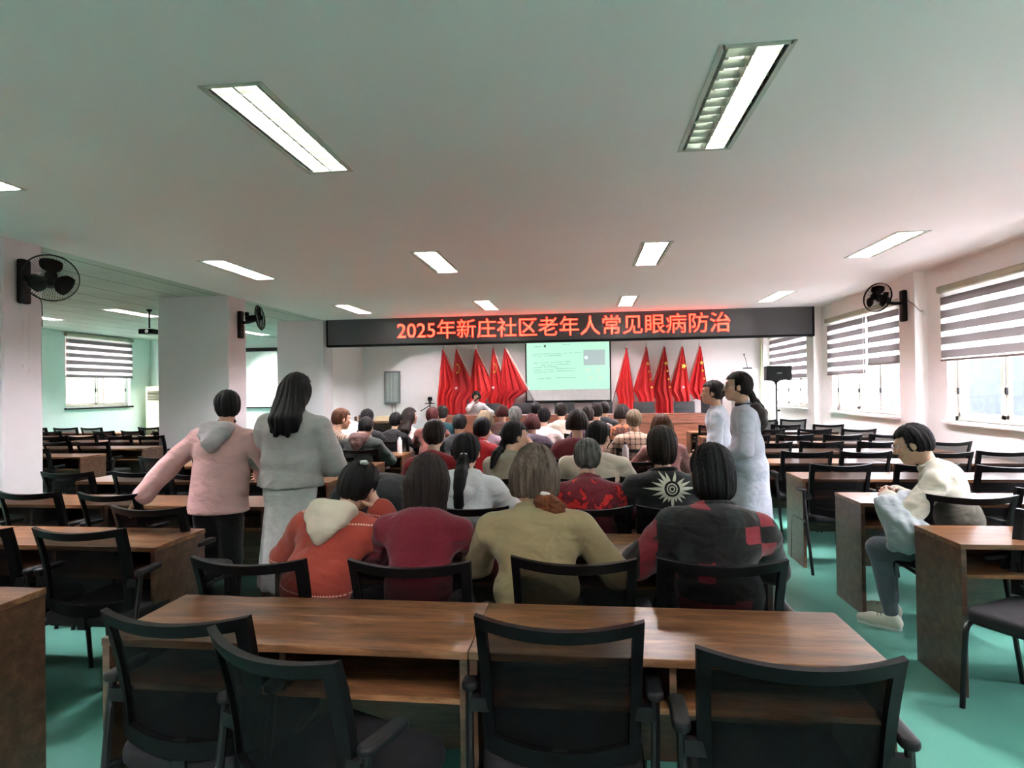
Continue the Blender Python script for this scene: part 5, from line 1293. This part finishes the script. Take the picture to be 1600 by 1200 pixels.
# curly tail of the person in olive
t0 = p3['H'](.052, -.095, -.10)
P, F = sdf_geo([ell(t0 + V(0, -.02, -.025), (.05, .035, .035), None, .02), ell(t0 + V(.035, -.025, -.05), (.05, .035, .04), None, .02), ell(t0 + V(.02, -.02, -.085), (.045, .03, .035), None, .02), cone(t0, t0 + V(0, -.02, -.02), .02, .025, .02)], .006, (), wrinkles(.006, 5, (90, 90, 90)))
geo_obj('curly_tail', [(P, F, 0)], hairmat('hair_curly_brown', srgb(74, 40, 24), srgb(130, 76, 48)), p3['root'])
P, F = sdf_geo([cone(t0 + V(-.012, -.02, .012), t0 + V(.012, -.026, .008), .011, .011, .01)], .004); geo_obj('hair_tie', [(P, F, 0)], M_white, p3['root'])
# pale parting of the person in rust
P, F = sdf_geo([ell(p1['H'](.03, -.06, .112), (.016, .026, .012), p1['Rh'], .01)], .004, (), wrinkles(.003, 8, (120, 120, 60))); geo_obj('grey_hair_patch', [(P, F, 0)], mat('hair_white', srgb(196, 196, 190), .6, .1, 80), p1['root'])
# microphone of the lecturer
mc = empty('handheld_microphone', (-2.52, 14.1, SZ), PI + .15); tag(mc, 'dark handheld microphone held to the mouth of the lecturer', 'microphone')
w_ = lec['res'][1][2]; d_ = nrm(lec['H'](0, .13, -.075) - w_)
MB().tube([Vector(w_ + d_ * .02 + V(0, .03, 0)), Vector(w_ + d_ * .16 + V(0, .03, 0))], .013, 10).build('handle', M_black, mc)
MB().lathe([(.001, -.02), (.02, -.012), (.024, .005), (.018, .024), (.001, .03)], tuple(w_ + d_ * .17 + V(0, .03, 0)), 12).build('head', M_dark, mc)
# sheet held by the person in stripes
sh_ = MB().box((-.10, -.002, 0), (.10, .002, .28)).build('paper_sheet', M_paper); sh_.location = (-2.93, 7.10, .93); sh_.rotation_euler = (-.5, .25, -.25); tag(sh_, 'large white sheet held up in the left block', 'paper')
# grey coat lying on the lap of the man
Pc, Fc = sdf_geo([cone((1.80, 3.86, .80), (1.86, 3.80, .70), .06, .08, .05), cone((1.86, 3.80, .70), (2.02, 3.72, .60), .08, .075, .05), cone((2.02, 3.72, .62), (2.16, 3.74, .61), .07, .05, .05), cone((1.80, 3.86, .82), (1.95, 3.92, .84), .05, .05, .05), ell((1.9, 3.80, .6), (.13, .07, .06), None, .05)], .01, (), wrinkles(.011, 12, (26, 26, 40)))
co = geo_obj('folded_coat', [(Pc, Fc, 0)], cloth('coat_pale_grey', srgb(150, 158, 160)), None); tag(co, 'pale grey coat bunched on the lap of the seated man', 'coat')
# black coat hung over a chair back
Pc, Fc = sdf_geo([cone((-1.36, 3.32, .93), (-1.10, 3.32, .96), .075, .08, .06), cone((-1.42, 3.28, .62), (-1.36, 3.30, .9), .1, .08, .06), cone((-1.05, 3.28, .62), (-1.08, 3.30, .92), .1, .08, .06), cone((-1.23, 3.26, .6), (-1.23, 3.28, .9), .13, .1, .06), ell((-1.16, 3.40, 1.0), (.16, .09, .06), None, .05)], .011, (), wrinkles(.006, 14, (12, 12, 30)))
co = geo_obj('draped_coat', [(Pc, Fc, 0)], cloth('coat_black_matte', srgb(36, 36, 39)), None); tag(co, 'black coat draped over a chair back behind the maroon sweater', 'coat')
# bag on the desk in front of it
Pc, Fc = sdf_geo([ell((-1.12, 4.12, .86), (.2, .13, .1), None, .05), ell((-1.28, 4.1, .83), (.12, .1, .08), None, .05)], .011, (), wrinkles(.008, 15, (24, 24, 24)))
bg = geo_obj('handbag', [(Pc, Fc, 0)], mat('bag_black_glossy', srgb(24, 26, 34), .35), None); tag(bg, 'soft shiny black bag lying on the desk beyond the draped coat', 'bag')

# laces and soles of the seated man's sneakers
for o in [c for c in mn['root'].children if c.name.startswith('shoe')]:
    bb = [Vector(v.co) for v in o.data.vertices]; xs = [v.x for v in bb]; ys = [v.y for v in bb]; cx_ = (min(xs) + max(xs)) / 2
    sl = [v for v in bb if v.z < .016]; hull = []
    for k in range(28):
        a = 2 * PI * k / 28; d = Vector((math.cos(a), math.sin(a), 0)); hull.append(max(sl, key=lambda v: v.dot(d)))
    c_ = sum(hull, Vector()) / 28
    so_ = MB().prism([((p.x - c_.x) * 1.03 + c_.x, (p.y - c_.y) * 1.02 + c_.y) for p in hull], .016, Matrix.Translation((0, 0, .001))).build('sole', M_white, o)
    la_ = MB()
    for q in range(4):
        y = max(ys) - .12 - .02 * q; top_ = max((v.z for v in bb if abs(v.y - y) < .01 and abs(v.x - cx_) < .02), default=.07)
        la_.tube([(cx_ - .024, y, top_ - .006), (cx_, y + .004, top_ + .003), (cx_ + .024, y, top_ - .006)], .0028, 6)
    la_.build('laces', mat('lace_grey', srgb(150, 144, 130), .8), o)
